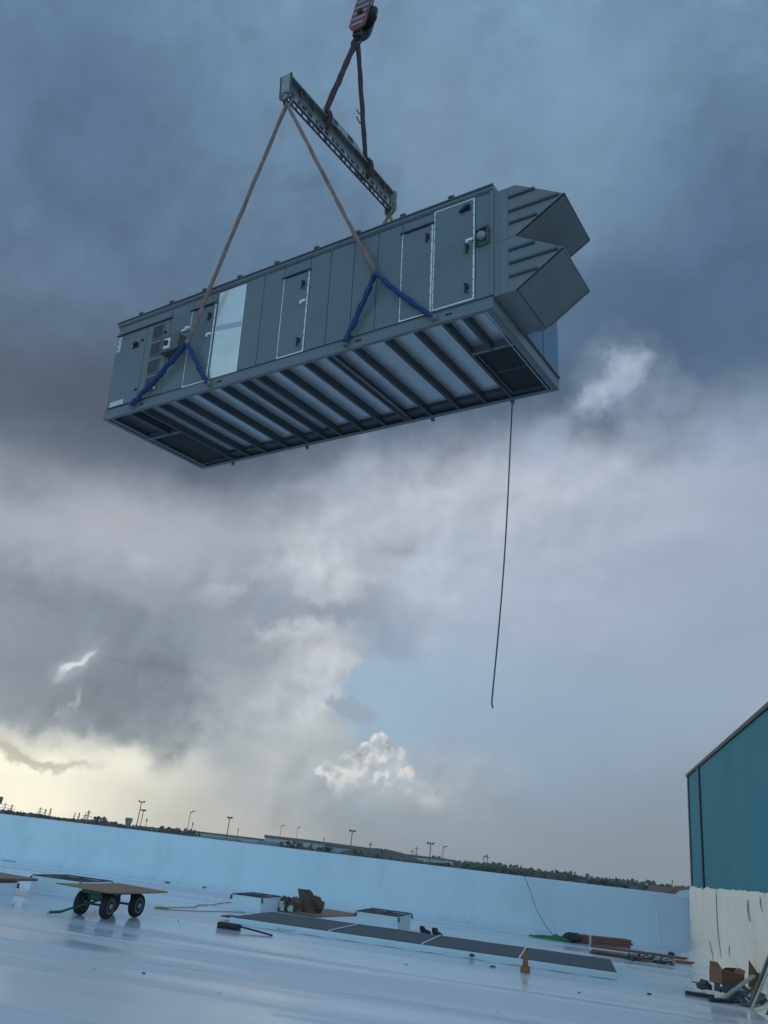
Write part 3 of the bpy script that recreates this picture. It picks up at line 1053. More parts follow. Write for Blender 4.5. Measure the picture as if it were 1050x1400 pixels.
# right end wall, lower skirt, and the two snout hoods
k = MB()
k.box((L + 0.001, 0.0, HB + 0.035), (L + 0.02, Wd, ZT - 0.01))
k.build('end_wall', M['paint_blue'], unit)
k = MB()
k.box((L + 0.021, 1.44, HB + 0.03), (L + 0.035, 1.47, 2.3))
k.box((L + 0.021, 2.4, HB + 0.05), (L + 0.028, 2.42, 2.3))
k.box((L + 0.021, 1.47, HB + 0.03), (L + 0.05, Wd, HB + 0.07))
k.build('end_trim', M['dark_trim_shade'], unit)
k = MB()
k.box((L - 0.03, -0.02, HB + 0.035), (L + 0.035, -0.001, ZT))
k.box((L + 0.0205, -0.001, HB + 0.035), (L + 0.035, 0.03, ZT))
k.build('corner_post', M['paint_base'], unit)
X0, X1, HY0, HY1 = L + 0.021, 10.27, 0.02, 1.40


def hood(z0, z1, tip, zt, ribs, sloped_top):
    """box against the wall, then a snout that comes to an edge at (tip, zt)"""
    h = MB()
    side = [(X0, z0), (X1, z0), (tip, zt), (X1, z1), (X0, z1)]
    h.prism(side, 'y', HY0, HY0 + 0.015)
    h.prism(side, 'y', HY1 - 0.015, HY1)
    # top sheets
    h.prism([(X0, z1), (X1, z1), (X1, z1 - 0.015), (X0, z1 - 0.015)], 'y', HY0 + 0.016, HY1 - 0.016)
    h.prism([(X1, z1 - 0.001), (tip, zt), (tip - 0.012, zt - 0.012), (X1, z1 - 0.016)], 'y', HY0 + 0.016, HY1 - 0.016)
    h = h.build('intake_hood', M['hood'], unit)
    p_ = MB()
    dx, dz = tip - X1, zt - z0
    ln = math.hypot(dx, dz)
    nx, nz = dz / ln, -dx / ln
    p_.prism([(X1 + 0.012 + nx * .004, z0 + 0.012 + nz * .004), (tip - 0.004 + nx * .004, zt - 0.012 + nz * .004), (tip - 0.02 - nx * .012, zt - 0.012 - nz * .012), (X1 + 0.012 - nx * .012, z0 + 0.014 - nz * .012)], 'y', HY0 + 0.03, HY1 - 0.03)
    p_.build('hood_underside', M['hood'], h)
    p_ = MB()
    p_.prism([(X1 - 0.01 + nx * .014, z0 + nz * .014), (tip + nx * .014, zt + nz * .014), (tip, zt), (X1 - 0.01, z0)], 'y', HY0 - 0.006, HY0 + 0.012)
    p_.build('hood_seam', M['gap'], h)
    p_ = MB()
    p_.prism([(X1 + dx * .08 + nx * .02, z0 + dz * .08 + nz * .02), (tip + nx * .02, zt + nz * .02), (tip - 0.01, zt), (X1 + dx * .08, z0 + dz * .08)], 'y', HY1 - 0.012, HY1 + 0.012)
    p_.prism([(tip - 0.01, zt - 0.01), (tip + 0.012, zt - 0.012), (tip + 0.012, zt + 0.012), (tip - 0.01, zt + 0.01)], 'y', HY0, HY1)
    p_.build('hood_flange', M['paint_base'], h)
    p_ = MB()
    p_.box((X0, HY0 + 0.016, z0 - 0.0), (X1, HY1 - 0.016, z0 + 0.014))
    p_.build('hood_floor', M['hood'], h)
    for (rx1, rz) in ribs:
        q = MB()
        q.prism([(HY0, rz - 0.028), (HY0 - 0.045, rz - 0.018), (HY0 - 0.045, rz + 0.018), (HY0, rz + 0.028)], 'x', 10.14, rx1)
        q.build('hood_rib', M['dark_trim_shade'], h)  # darker colour puts the underside shading into the ribs


hood(1.345, 2.435, 11.15, 1.885, ((10.63, 2.20), (11.06, 1.895), (10.66, 1.64)), True)
hood(0.235, 1.335, 11.10, 0.800, ((10.61, 1.075), (11.02, 0.80), (10.65, 0.535)), True)
k = MB()
k.box((X0 + 0.10, HY0 - 0.012, 0.27), (X0 + 0.125, HY0, 2.40))
k.box((10.125, HY0 - 0.006, 0.25), (10.133, HY0, 2.42))
k.build('hood_flashing', M['hood'], unit)


# ------------------------------------------------------------------ rigging
def rig(name, label, cat, base, group=None, extra=None):
    m = UM.to_4x4()
    if extra is not None:
        m = m @ extra
    o = thing(name, label, cat, wor(base), m.to_euler(), S, group)
    return o


def rope_pts(a, c, n=14, sag=0.0, wob=0.0):
    a, c = Vector(a), Vector(c)
    out = []
    for i in range(n + 1):
        f = i / n
        p = a.lerp(c, f)
        p.z -= sag * 4 * f * (1 - f)
        if 0 < i < n:
            p += Vector((jit(wob), jit(wob), jit(wob)))
        out.append(p)
    return out


# spreader beam: built along y about its own centre
BC = Vector((4.93, 1.88, 7.32))
beam = rig('spreader_beam', 'grey steel spreader beam hanging below the crane hook', 'spreader beam', BC, None, Matrix.Rotation(0.052, 4, 'X'))
HL = 2.30
k = MB()
k.box((-0.11, -HL, 0.22), (0.11, HL, 0.255))
k.box((-0.11, -HL, -0.14), (0.11, HL, -0.11))
k.build('beam_flanges', M['beam_grey'], beam, bevel=0.006)
k = MB()
k.box((-0.015, -HL, -0.11), (0.015, HL, 0.22))
k.build('beam_web', M['beam_dark'], beam)
for yy in (-1.85, -1.35, 1.25, 1.8):
    k = MB()
    k.box((-0.10, yy - 0.012, -0.109), (0.10, yy + 0.012, 0.219))
    k.build('stiffener', M['beam_dark'], beam)
for s_ in (-1, 1):
    k = MB()
    k.box((s_ * 0.07 - 0.012, -HL, -0.32), (s_ * 0.07 + 0.012, HL, -0.285))
    k.box((s_ * 0.07 - 0.012, -HL, -0.175), (s_ * 0.07 + 0.012, HL, -0.141))
    q = 0
    yy = -HL
    while yy < HL - 0.05:
        wdt = 0.05 + 0.07 * (q % 3 == 1)
        k.box((s_ * 0.07 - 0.010, yy, -0.285), (s_ * 0.07 + 0.010, yy + wdt, -0.175))
        yy += 0.225
        q += 1
    k.build('perforated_rail', M['beam_grey'], beam)
k = MB()
k.box((-0.085, -HL, -0.332), (-0.04, HL, -0.3205))
k.box((0.04, -HL, -0.332), (0.085, HL, -0.3205))
k.build('bottom_flange', M['beam_dark'], beam)
for s_ in (-1, 1):
    e = MB()
    y = s_ * (HL + 0.012)
    e.box((-0.16, y - 0.012, -0.42), (0.16, y + 0.012, 0.27))
    e = e.build('end_plate', M['beam_pale'], beam, bevel=0.01)
    q = MB()
    q.box((-0.16, y + s_ * 0.013 - 0.015, -0.36), (-0.13, y + s_ * 0.013 + 0.03, 0.24))
    q.box((0.13, y + s_ * 0.013 - 0.015, -0.36), (0.16, y + s_ * 0.013 + 0.03, 0.24))
    q.build('end_rib', M['beam_dark'], e)
    q = MB()
    q.tube([(0.10 * math.cos(a), y, -0.36 + 0.10 * math.sin(a)) for a in [math.pi * 2 * i / 12 for i in range(13)]], 0.03, 6, cap=False)
    q.build('pad_eye', M['beam_dark'], e)
    q = MB()
    yi = y - s_ * 0.10
    q.tube([(-0.10, yi, -0.30), (-0.10, yi, -0.46), (-0.06, yi, -0.54), (0.06, yi, -0.54), (0.10, yi, -0.46), (0.10, yi, -0.30)], 0.032, 6)
    q.build('shackle', M['steel'], beam, smooth=True)
cp_ = MB()
cp_.prism([(-1.12, 0.256), (-0.86, 0.50), (0.52, 0.50), (1.10, 0.256)], 'x', -0.05, 0.05)
cp_ = cp_.build('lifting_plate', M['beam_pale'], beam)
for y0, y1, z0, z1, m_ in ((-0.52, -0.34, 0.29, 0.47, 'black'), (0.10, 0.34, 0.29, 0.48, 'black'), (-0.26, 0.02, 0.30, 0.46, 'stripe_white'), (0.42, 0.55, 0.29, 0.46, 'stripe_white')):
    for s_ in (-1, 1):
        k = MB()
        k.box((s_ * 0.0515 - 0.001, y0, z0), (s_ * 0.0515 + 0.001, y1, z1))
        k.build('painted_mark', M[m_], cp_)
bm_rot = Matrix.Rotation(0.052, 4, 'X')


def bpt(y, z, x=0.0):
    return BC + (bm_rot @ Vector((x, y, z)))


# hook block
HP = Vector((4.96, 2.06, 11.06))             # saddle of the hook (unit frame)
HW = wor(HP)
hb = thing('hook_block', 'crane hook block with red and white striped side at the top', 'crane hook', HW, (R(3), R(9), R(-28)), S * 0.86)


def stadium(w, z0, z1, n=10):
    r = w / 2
    pts = [(r * math.cos(a), z0 + r + r * math.sin(a)) for a in [math.pi + math.pi * i / n for i in range(n + 1)]]
    pts += [(r * math.cos(a), z1 - r + r * math.sin(a)) for a in [math.pi * i / n for i in range(n + 1)]]
    return pts


for s_ in (-1, 1):
    c = MB()
    c.prism(stadium(0.58, 0.22, 1.66), 'y', s_ * 0.20 - 0.035, s_ * 0.20 + 0.035)
    c = c.build('cheek_plate', M['red'] if s_ < 0 else M['beam_dark'], hb, bevel=0.012)
    for q in range(5):
        st = MB()
        z = 0.40 + q * 0.235
        hwid = 0.235 if 0 < q < 4 else 0.20
        st.prism([(-hwid, z - 0.02), (hwid, z + 0.07), (hwid, z + 0.17), (-hwid, z + 0.08)], 'y', s_ * 0.24 - 0.004, s_ * 0.24 + 0.004)
        st.build('painted_stripe', M['stripe_white'] if s_ < 0 else M['black'], c)
    bo = MB()
    bo.lathe([(0.10, -0.045), (0.10, 0.045), (0.05, 0.06)], Matrix.Translation((0, s_ * 0.26, 0.95)) @ Matrix.Rotation(R(90) * -s_, 4, 'X'), 14)
    bo.build('axle_cap', M['black'], c)
for q in (-0.09, 0.09):
    c = MB()
    c.lathe([(0.36, -0.06), (0.36, -0.045), (0.29, -0.02), (0.29, 0.02), (0.36, 0.045), (0.36, 0.06)], Matrix.Translation((0.03, q, 0.98)) @ Matrix.Rotation(R(90), 4, 'X'), 28)
    c.build('sheave', M['black'], hb, smooth=False)
c = MB()
c.box((-0.14, -0.15, 0.12), (0.16, 0.15, 0.34))
c.build('swivel', M['black'], hb, bevel=0.03, seg=2)
c = MB()
pts, rr = [], []
for i in range(19):
    a = R(95) + R(250) * i / 18
    rad = 0.155
    pts.append((0.02 + rad * math.cos(a), 0, -0.04 + rad * math.sin(a) + 0.02))
    rr.append(0.06 - 0.035 * max(0, (i - 8) / 10) + (0.012 if 5 < i < 11 else 0))
c.tube([(0.0, 0, 0.16)] + pts, [0.055] + rr, 10)
c.build('hook', M['black'], hb, smooth=True)
c = MB()
c.tube([(0.10, 0, 0.09), (0.15, 0, -0.02), (0.10, 0, -0.07)], 0.014, 6)
c.build('safety_latch', M['steel'], hb)
top = wor(HP)
for (dx, dy) in ((-0.20, -0.05), (0.22, 0.06)):
    m4 = hb.matrix_basis
    p0 = Matrix.Translation(HW) @ Euler((R(3), R(5), R(-28))).to_matrix().to_4x4() @ Vector((dx * S, dy * S, 0.9 * S))
    c = MB()
    c.tube([(0, 0, 0), (dx * 0.3, 0.02, 14.0)], 0.016, 6)
    o = c.build('crane_cable', M['black'])
    o.location = p0
    tag(o, 'crane wire rope on the %s side above the hook block' % ('left' if dx < 0 else 'right'), 'crane cable', 'crane wire ropes above the hook block')

# two dark slings from hook to beam
for s_, y, lab in ((-1, -0.84, 'plain maroon round sling running left from the hook to the spreader beam'), (1, 1.02, 'maroon round sling with loose tags, right of the other under the hook')):
    base = HP
    o = rig('round_sling', lab, 'lifting sling', base, 'maroon slings between hook and spreader beam')
    e = bpt(y, 0.36) - base
    if s_ > 0:
        e = bpt(y, 0.30) - base
    c = MB()
    c.tube(rope_pts((s_ * 0.03, s_ * 0.03, -0.10), e, 16, 0.0, 0.006), [0.088 + 0.006 * math.sin(i * 1.7) for i in range(17)], 8, flat=0.6)
    c.build('sling_body', M['maroon'], o, smooth=True)
    c = MB()
    yy = e.y
    ring = []
    for i in range(13):
        a = math.pi * 2 * i / 12
        ring.append(Vector((e.x + 0.20 * math.cos(a), e.y, e.z - 0.21 + 0.30 * math.sin(a))))
    c.tube(ring, 0.075, 8, cap=False, flat=0.7)
    c.build('sling_choke', M['maroon'], o, smooth=True)
    if s_ > 0:
        for f, ln in ((0.60, 0.10), (0.68, 0.22)):
            p = Vector((s_ * 0.03, s_ * 0.03, -0.10)).lerp(e, f)
            c = MB()
            c.tube([p, p + Vector((-0.05, -0.12, -0.02)), p + Vector((-0.06, -0.16 - ln * .4, ln * 0.35))], 0.022, 6, flat=0.4)
            c.build('sling_tag', M['black'], o)
        c = MB()
        c.tube([e + Vector((0, 0, 0.04)), e + Vector((0, -0.05, 0.0)), e + Vector((0, 0.02, -0.08))], 0.06, 8)
        c.build('shackle', M['steel'], o, smooth=True)

# four bridle slings from the beam ends to the unit, each with two blue padded sleeves
def bridle(y_side, xa, za, xl, xr, yb, label, clear):
    top_ = bpt(yb, -0.50)
    out = -1 if y_side == 0 else 1
    ya = (-0.16 if y_side == 0 else Wd + 0.16)
    yl = (-0.085 if y_side == 0 else Wd + 0.085)
    apex = Vector((xa, ya + out * clear, za))
    o = rig('bridle_sling', label, 'lifting sling', top_, 'rope slings from the beam ends to the unit')
    c = MB()
    a = apex - top_
    c.tube(rope_pts((0, 0, 0), a, 20, 0.0, 0.006), [0.043 + 0.004 * math.sin(i * 2.1) for i in range(21)], 8)
    # doubled end
    c.tube(rope_pts(a * 0.86 + Vector((0.05, 0, 0)), a + Vector((0.03, 0, 0)), 4, 0, 0.004), 0.034, 8)
    c.build('rope', M['rope'], o, smooth=True)
    c = MB()
    c.tube([a * 0.985, a + Vector((0, out * 0.03, -0.04))], 0.06, 8)
    c.build('shackle', M['steel'], o)
    for xe in (xl, xr):
        e = Vector((xe, yl, 0.10)) - top_
        n = 22
        pts = rope_pts(a + Vector((0, 0, 0.02)), e, n, 0.03, 0.012)
        c = MB()
        c.tube(pts, [0.062 + 0.018 * math.sin(i * 1.3 + xe) * random.random() + (0.008 if i in (6, 13, 14) else 0) for i in range(n + 1)], 9, flat=0.75)
        c.build('padded_sleeve', M['blue'], o, smooth=True)


bridle(0, 2.675, 1.187, 0.98, 3.33, -2.24, 'rope sling with blue padded legs at the left half of the unit front', 0.06)
bridle(0, 7.504, 1.355, 6.83, 8.73, -2.24, 'rope sling with blue padded legs at the right half of the unit front', 0.02)
bridle(1, 2.43, 1.42, 0.98, 3.33, 2.24, 'left rope behind the unit below the far end of the spreader beam', 0.02)
bridle(1, 7.42, 1.52, 6.83, 8.73, 2.24, 'right rope behind the unit below the far end of the spreader beam', 0.02)

# tag line under the far right corner
tl = wor((8.80, Wd + 0.03, -0.05))
c = MB()
d = Vector((0.0, 0, -1))
TLN = 6.22 * S
pts = []
for i in range(41):
    f = i / 40
    pts.append(Vector((-0.10 * S * 4 * f * (1 - f) * 0 - 0.085 * S * f + 0.05 * S * math.sin(f * 3.1), 0.02 * math.sin(f * 7), -TLN * f)))
pts += [pts[-1] + Vector((0.004, 0, -0.05)), pts[-1] + Vector((0.016, 0, -0.09))]
c.tube(pts, 0.0105, 6)
kn = [Vector(p) for p in pts]
o = c.build('tag_line', M['thin'], smooth=True)
o.location = tl
tag(o, 'thin dark tag line hanging straight down from the right underside of the unit', 'rope')


# ------------------------------------------------------------------ things on the roof
def sheet(mb, lx, ly, th, m=None, bow=0.0, nx=8, ny=4):
    """a board lx by ly, th thick, slightly bowed, centred, resting at z=0"""
    def top(u, v):
        p = Vector(((u - .5) * lx, (v - .5) * ly, th + bow * (4 * (u - .5) ** 2)))
        return m @ p if m is not None else p

    def bot(u, v):
        p = Vector(((u - .5) * lx, (v - .5) * ly, bow * (4 * (u - .5) ** 2)))
        return m @ p if m is not None else p
    a = len(mb.bm.verts)
    mb.grid(nx, ny, top)
    mb.grid(nx, ny, bot)
    mb.bm.verts.ensure_lookup_table()
    T = lambda i, j: mb.bm.verts[a + i * (ny + 1) + j]
    B = lambda i, j: mb.bm.verts[a + (nx + 1) * (ny + 1) + i * (ny + 1) + j]
    for i in range(nx):
        for j in (0, ny):
            mb.bm.faces.new((T(i, j), T(i + 1, j), B(i + 1, j), B(i, j)))
    for j in range(ny):
        for i in (0, nx):
            mb.bm.faces.new((T(i, j), T(i, j + 1), B(i, j + 1), B(i, j)))
    return mb


# --- four-wheeled cart with a plywood deck
CYAW = R(70)
cart = thing('flatbed_cart', 'four wheeled green cart with a plywood sheet as its deck', 'cart', (-4.38, 17.42, 0), (0, 0, CYAW))
# local x: towards the back of the cart (away from us), local -y: to our right
d = MB()
sheet(d, 2.02, 1.18, 0.022, Matrix.Translation((0.0, -0.02, 0.475)) @ Matrix.Rotation(R(1.2), 4, 'X'), 0.012)
d.build('deck', M['ply'], cart)
fr = MB()
for y in (-0.20, 0.20):
    fr.box((-0.66, y - 0.025, 0.40), (0.66, y + 0.025, 0.472))
for x in (-0.66, 0.0, 0.62):
    fr.box((x - 0.02, -0.2, 0.40), (x + 0.02, 0.2, 0.45))
fr.build('frame', M['green_metal'], cart)
for x, st in ((-0.48, R(6)), (0.48, 0.0)):
    ax = MB()
    ax.tube([(x, -0.24, 0.215), (x, 0.24, 0.215)], 0.02, 8)
    for y in (-0.15, 0.15):
        ax.tube([(x, y, 0.215), (x + 0.05, y, 0.41)], 0.016, 6)
        ax.tube([(x, y, 0.215), (x - 0.05, y, 0.41)], 0.016, 6)
    ax.build('axle', M['green_metal'], cart)
    for y in (-0.29, 0.29):
        w = MB()
        m = Matrix.Translation((x, y, 0.215)) @ Matrix.Rotation(st, 4, 'Z') @ Matrix.Rotation(R(90), 4, 'X')
        w.lathe([(0.13, -0.06), (0.17, -0.07), (0.20, -0.06), (0.213, -0.03), (0.215, 0.0), (0.213, 0.03), (0.20, 0.06), (0.17, 0.07), (0.13, 0.06)], m, 28)
        w = w.build('wheel', M['rubber'], cart, smooth=True)
        rm = MB()
        rm.lathe([(0.125, -0.064), (0.132, -0.05), (0.132, 0.05), (0.125, 0.064), (0.09, 0.05), (0.05, 0.052), (0.045, 0.075), (0.02, 0.08)], m, 24)
        rm.lathe([(0.02, -0.08), (0.045, -0.075), (0.05, -0.052), (0.09, -0.05), (0.125, -0.063)], m, 24)
        rm.build('rim', M['rim'], w)
tg = MB()
tg.tube([(-0.48, 0.11, 0.24), (-0.80, 0.24, 0.13), (-1.02, 0.34, 0.05)], 0.022, 8)
tg.tube([(-0.48, -0.09, 0.30), (-0.80, 0.18, 0.15), (-1.02, 0.32, 0.06)], 0.020, 8)
tg.tube([(-1.00, 0.33, 0.06), (-1.13, 0.48, 0.035)], 0.024, 8)
tg.tube([(-1.16, 0.43, 0.035), (-1.10, 0.53, 0.03)], 0.018, 8)
tg.build('drawbar', M['green_metal'], cart)
lk = MB()
lk.box((-0.53, -0.14, 0.28), (-0.35, 0.14, 0.40))
lk.build('turntable', M['green_metal'], cart, bevel=0.02)
gu = MB()
gu.prism([(0.30, 0.47), (0.48, 0.47), (0.44, 0.24), (0.36, 0.24)], 'y', -0.215, -0.205)
gu.build('gusset', M['green_metal'], cart)


# --- roof curbs
def curb(label, x0, x1, y0, y1, h, loc_):
    o = thing('roof_curb', label, 'roof curb', loc_, (0, 0, YAW), 1.0, 'small white roof curbs along the foot of the parapet')
    b = MB()
    w = 0.04

    def wall(a, c):
        b.box(a, c)
    wall((x0, y0, -0.01), (x1, y0 + w, h))
    wall((x0, y1 - w, -0.01), (x1, y1, h))
    wall((x0, y0 + w, -0.01), (x0 + w, y1 - w, h))
    wall((x1 - w, y0 + w, -0.01), (x1, y1 - w, h))
    b.build('curb_wall', M['curb'], o, bevel=0.006)
    f = MB()
    f.grid(1, 1, lambda u, v: (x0 + (x1 - x0) * u, y0 - 0.05 + 0.045 * v, 0.003 + 0.05 * v))
    f.build('cant_strip', M['curb'], o)
    c = MB()
    c.box((x0 + w, y0 + w, h - 0.05), (x1 - w, y1 - w, h - 0.02))
    c.build('dark_well_plate', M['mesh_dark'], o)  # near-black plate just under the rim stands in for the well's shade
    n = MB()
    t = 0.055
    n.box((x0 - 0.015, y0 - 0.015, h + 0.001), (x1 + 0.015, y0 + t, h + 0.018))
    n.box((x0 - 0.015, y1 - t, h + 0.001), (x1 + 0.015, y1 + 0.015, h + 0.018))
    n.box((x0 - 0.015, y0 + t, h + 0.001), (x0 + t, y1 - t, h + 0.018))
    n.box((x1 - t, y0 + t, h + 0.001), (x1 + 0.015, y1 - t, h + 0.018))
    n.box(((x0 + x1) / 2 - 0.02, y0 + t, h + 0.001), ((x0 + x1) / 2 + 0.02, y1 - t, h + 0.016))
    n.build('nailer', M['navy'], o)
    for (x, y) in ((x0, y0), (x1, y0), (x1, y1), (x0, y1)):
        k = MB()
        sx = -1 if x == x0 else 1
        sy = -1 if y == y0 else 1
        k.cbox((x + sx * 0.02, y + sy * 0.02, h - 0.06), (0.035, 0.035, 0.09))
        k.cbox((x + sx * 0.045, y + sy * 0.02, h - 0.10), (0.025, 0.03, 0.025))
        k.build('corner_bracket', M['navy'], o)
    return o


def gxy(p):
    p = Vector((p[0], p[1], 0))
    return p.dot(GX), p.dot(GY)


def curb_at(label, c, sx, sy, h):
    return curb(label, -sx / 2, sx / 2, -sy / 2, sy / 2, h, (c[0], c[1], 0))


curb_at('open white roof curb with dark rim just right of the brown bundle', (1.20, 22.15), 1.02, 1.75, 0.35)
curb_at('open white roof curb with dark rim between the yellow cord and the brown bundle', (-2.08, 22.95), 0.78, 1.45, 0.35)
curb_at('open white roof curb with dark rim behind the plywood cart', (-6.30, 21.15), 1.25, 1.40, 0.35)

# board covered curb at the left edge
o = curb_at('low white curb under the brown board at the left edge', (-7.5, 18.9), 1.0, 1.0, 0.26)
b = MB()
sheet(b, 2.35, 1.22, 0.05, None, 0.02)
b = b.build('plywood_board', M['ply_wet'])
b.location = (-7.72, 18.95, 0.281)
b.rotation_euler = (0, 0, R(62))
tag(b, 'wet brown board lying on a curb at the left edge of the picture', 'board')

# --- long curb that waits for the unit
lc = thing('long_roof_curb', 'long low white curb filled with four dark grey cover panels', 'roof curb', gp(-6.93, 17.69), (0, 0, YAW))
LX, LY, LH = 7.82, 2.62, 0.115
b = MB()
w = 0.05
b.box((0, 0, -0.01), (LX, w, LH))
b.box((0, LY - w, -0.01), (LX, LY, LH))
b.box((0, w, -0.01), (w, LY - w, LH))
b.box((LX - w, w, -0.01), (LX, LY - w, LH))
b.build('curb_wall', M['curb'], lc, bevel=0.006)
f = MB()
f.grid(40, 3, lambda u, v: (LX * u, -0.10 + 0.095 * v, 0.004 + 0.04 * v * v + 0.004 * math.sin(u * 60)))
f.build('cant_strip', M['curb'], lc, smooth=True)
div = [0.012, 2.18, 4.10, 6.01, LX - 0.012]
for i, (a, c) in enumerate(zip(div, div[1:])):
    k = MB()
    a2, c2 = a + (0.0 if i == 0 else 0.024), c - (0.0 if i == 3 else 0.024)
    k.grid(10, 4, lambda u, v: (a2 + (c2 - a2) * u, 0.012 + (LY - 0.024) * v, LH + 0.010 + 0.005 * math.sin(u * 9 + i) * math.sin(v * 6)))
    k.build('infill_panel', M['infill'], lc)  # dark grey sheets fill the curb top
    if i < 3:
        k = MB()
        k.box((c - 0.016, 0.012, LH + 0.001), (c + 0.016, LY - 0.012, LH + 0.022))
        k.build('divider', M['curb'], lc)
k = MB()
k.box((-0.32, 0.25, LH - 0.04), (0.0 - 0.002, 0.75, LH - 0.02))
k.build('end_flap', M['navy'], lc)
for x in (1.25, 5.1):
    k = MB()
    k.cbox((x, -0.03, 0.06), (0.42 if x < 2 else 0.09, 0.04, 0.04))
    k.build('side_bracket', M['curb'] if x < 2 else M['navy'], lc, bevel=0.01)

# --- squeegee / broom in front of the curb's left end
br = thing('push_broom', 'dark push broom lying flat on the wet roof before the long curb', 'broom', (-2.22, 17.72, 0), (0, 0, R(-17)))
k = MB()
k.box((-0.06, -0.09, 0.03), (0.40, 0.09, 0.11))
k.build('broom_head', M['navy'], br, bevel=0.02)
k = MB()
for i in range(22):
    x = -0.05 + i * 0.0205
    k.box((x, -0.08, 0.0), (x + 0.014, 0.08, 0.032))
stuff(k.build('bristles', M['black'], br))
k = MB()
k.tube([(0.38, 0, 0.075), (0.7, -0.03, 0.05), (1.13, -0.10, 0.018)], 0.017, 8)
k.build('handle', M['navy'], br, smooth=True)


# --- brown paper bundle on a plywood sheet behind the curb
b = MB()
sheet(b, 2.9, 1.22, 0.02, None, 0.01)
b = b.build('plywood_board', M['ply'])
b.location = (-0.42, 24.55, 0.004)
b.rotation_euler = (0, 0, R(62))
tag(b, 'plywood sheet lying flat under the brown bundle behind the long curb', 'board')


def lump(mb, c, s, seed, amp=0.22, n=14, squash=1.0, flat_top=None):
    import mathutils
    rnd = random.Random(seed)
    off = Vector((rnd.uniform(0, 50),) * 3)
    ring = []

    def fn(u, v):
        a, e = 2 * math.pi * u, math.pi * (v - .5)
        p = Vector((math.cos(a) * math.cos(e), math.sin(a) * math.cos(e), math.sin(e)))
        q = 1 + amp * 2 * (mathutils.noise.noise(p * 1.7 + off) + 0.5 * mathutils.noise.noise(p * 4.1 + off))
        z = p.z * q
        if flat_top is not None:
            z = min(z, flat_top)
        return Vector((c[0] + p.x * q * s[0], c[1] + p.y * q * s[1], max(c[2] + z * s[2], 0.004)))
    mb.grid(n * 2, n, fn)
    return mb


bg = thing('paper_bundle', 'crumpled brown paper bundle standing on the plywood sheet', 'bundle', (-0.76, 24.1, 0.026), (0, 0, 0), 0.86)
k = MB()
prof_ = []
import mathutils


def bagfn(u, v):
    a = 2 * math.pi * u
    r = 0.28 * (1.05 - 0.40 * v) + 0.05 * math.sin(a * 3 + v * 4) * (0.4 + v * 0.5)
    r += 0.035 * mathutils.noise.noise(Vector((math.cos(a) * 2.2, math.sin(a) * 2.2, v * 4)))
    lean = 0.02 - 0.20 * v
    return Vector((math.cos(a) * r * 1.1 + lean, math.sin(a) * r * 0.9, 0.62 * v + 0.02 * math.sin(a * 2) * v))


k.grid(36, 10, bagfn)
k.grid(36, 2, lambda u, v: bagfn(u, 1.0) * 1 + Vector((0, 0, 0)) if v == 0 else Vector((-0.18 + (bagfn(u, 1.0).x + 0.18) * (1 - v), bagfn(u, 1.0).y * (1 - v), bagfn(u, 1.0).z - 0.05 * v)))
k.build('bag', M['card_dark'], bg)
k = MB()
lump(k, (0.20, 0.0, 0.20), (0.26, 0.24, 0.24), 4, 0.22)
k.build('bag_slump', M['card_dark'], bg)
cr_ = thing('crumpled_wrapping', 'crumpled brown and white wrapping left of the brown paper bundle', 'rubbish', (-1.28, 23.55, 0.026))
for i, (dx, dy, dz, s_, m_) in enumerate(((-0.10, 0, 0.20, 0.13, 'card_dark'), (0.14, 0.1, 0.19, 0.16, 'card'), (-0.16, -0.06, 0.13, 0.10, 'sticker'), (0.04, -0.12, 0.10, 0.10, 'card_dark'), (0.07, -0.2, 0.07, 0.075, 'sticker'))):
    k = MB()
    lump(k, (dx, dy, dz), (s_, s_, s_ * 1.1), 20 + i, 0.34, 9)
    k.build('paper_wad', M[m_], cr_)
k = MB()
k.box((-0.42, -0.08, 0.0), (0.10, 0.1, 0.06))
k.build('dark_flap', M['navy'], cr_, bevel=0.02)

# --- pair of black work boots on the far rim of the long curb
bt = thing('work_boots', 'pair of black work boots lying on the roof just past the long curb', 'boots', (2.22, 22.0, 0.0), (0, 0, R(-14)))
for s_, (dx, rz) in ((-1, (-0.10, R(20))), (1, (0.22, R(-35)))):
    k = MB()
    m = Matrix.Translation((dx, 0, 0)) @ Matrix.Rotation(rz, 4, 'Z')
    k.prism([(0, 0.0), (0.24, 0.0), (0.25, 0.05), (0.18, 0.08), (0.10, 0.10), (0.05, 0.17), (-0.05, 0.15), (-0.03, 0.05)], 'y', -0.06, 0.06)
    bmesh.ops.transform(k.bm, matrix=m, verts=k.bm.verts)
    k.build('boot', M['black'], bt, bevel=0.025, seg=2)

# --- small orange-brown vent stub in front of the curb
vs = thing('pipe_stub', 'small orange brown pipe stub with a square foot before the long curb', 'pipe stub', (3.50, 16.33, 0.0), (0, 0, R(-20)), 0.85)
k = MB()
k.prism([(-0.095, 0.0), (0.095, 0.0), (0.095, 0.10), (0.085, 0.125), (-0.085, 0.125), (-0.095, 0.10)], 'y', -0.09, 0.09)
k.build('foot', M['orange'], vs, bevel=0.012)
k = MB()
k.prism([(-0.052, 0.126), (0.052, 0.126), (0.050, 0.34), (0.035, 0.345), (0.035, 0.40), (-0.035, 0.40), (-0.035, 0.345), (-0.050, 0.34)], 'y', -0.045, 0.045)
k.build('stub', M['orange'], vs, bevel=0.004)


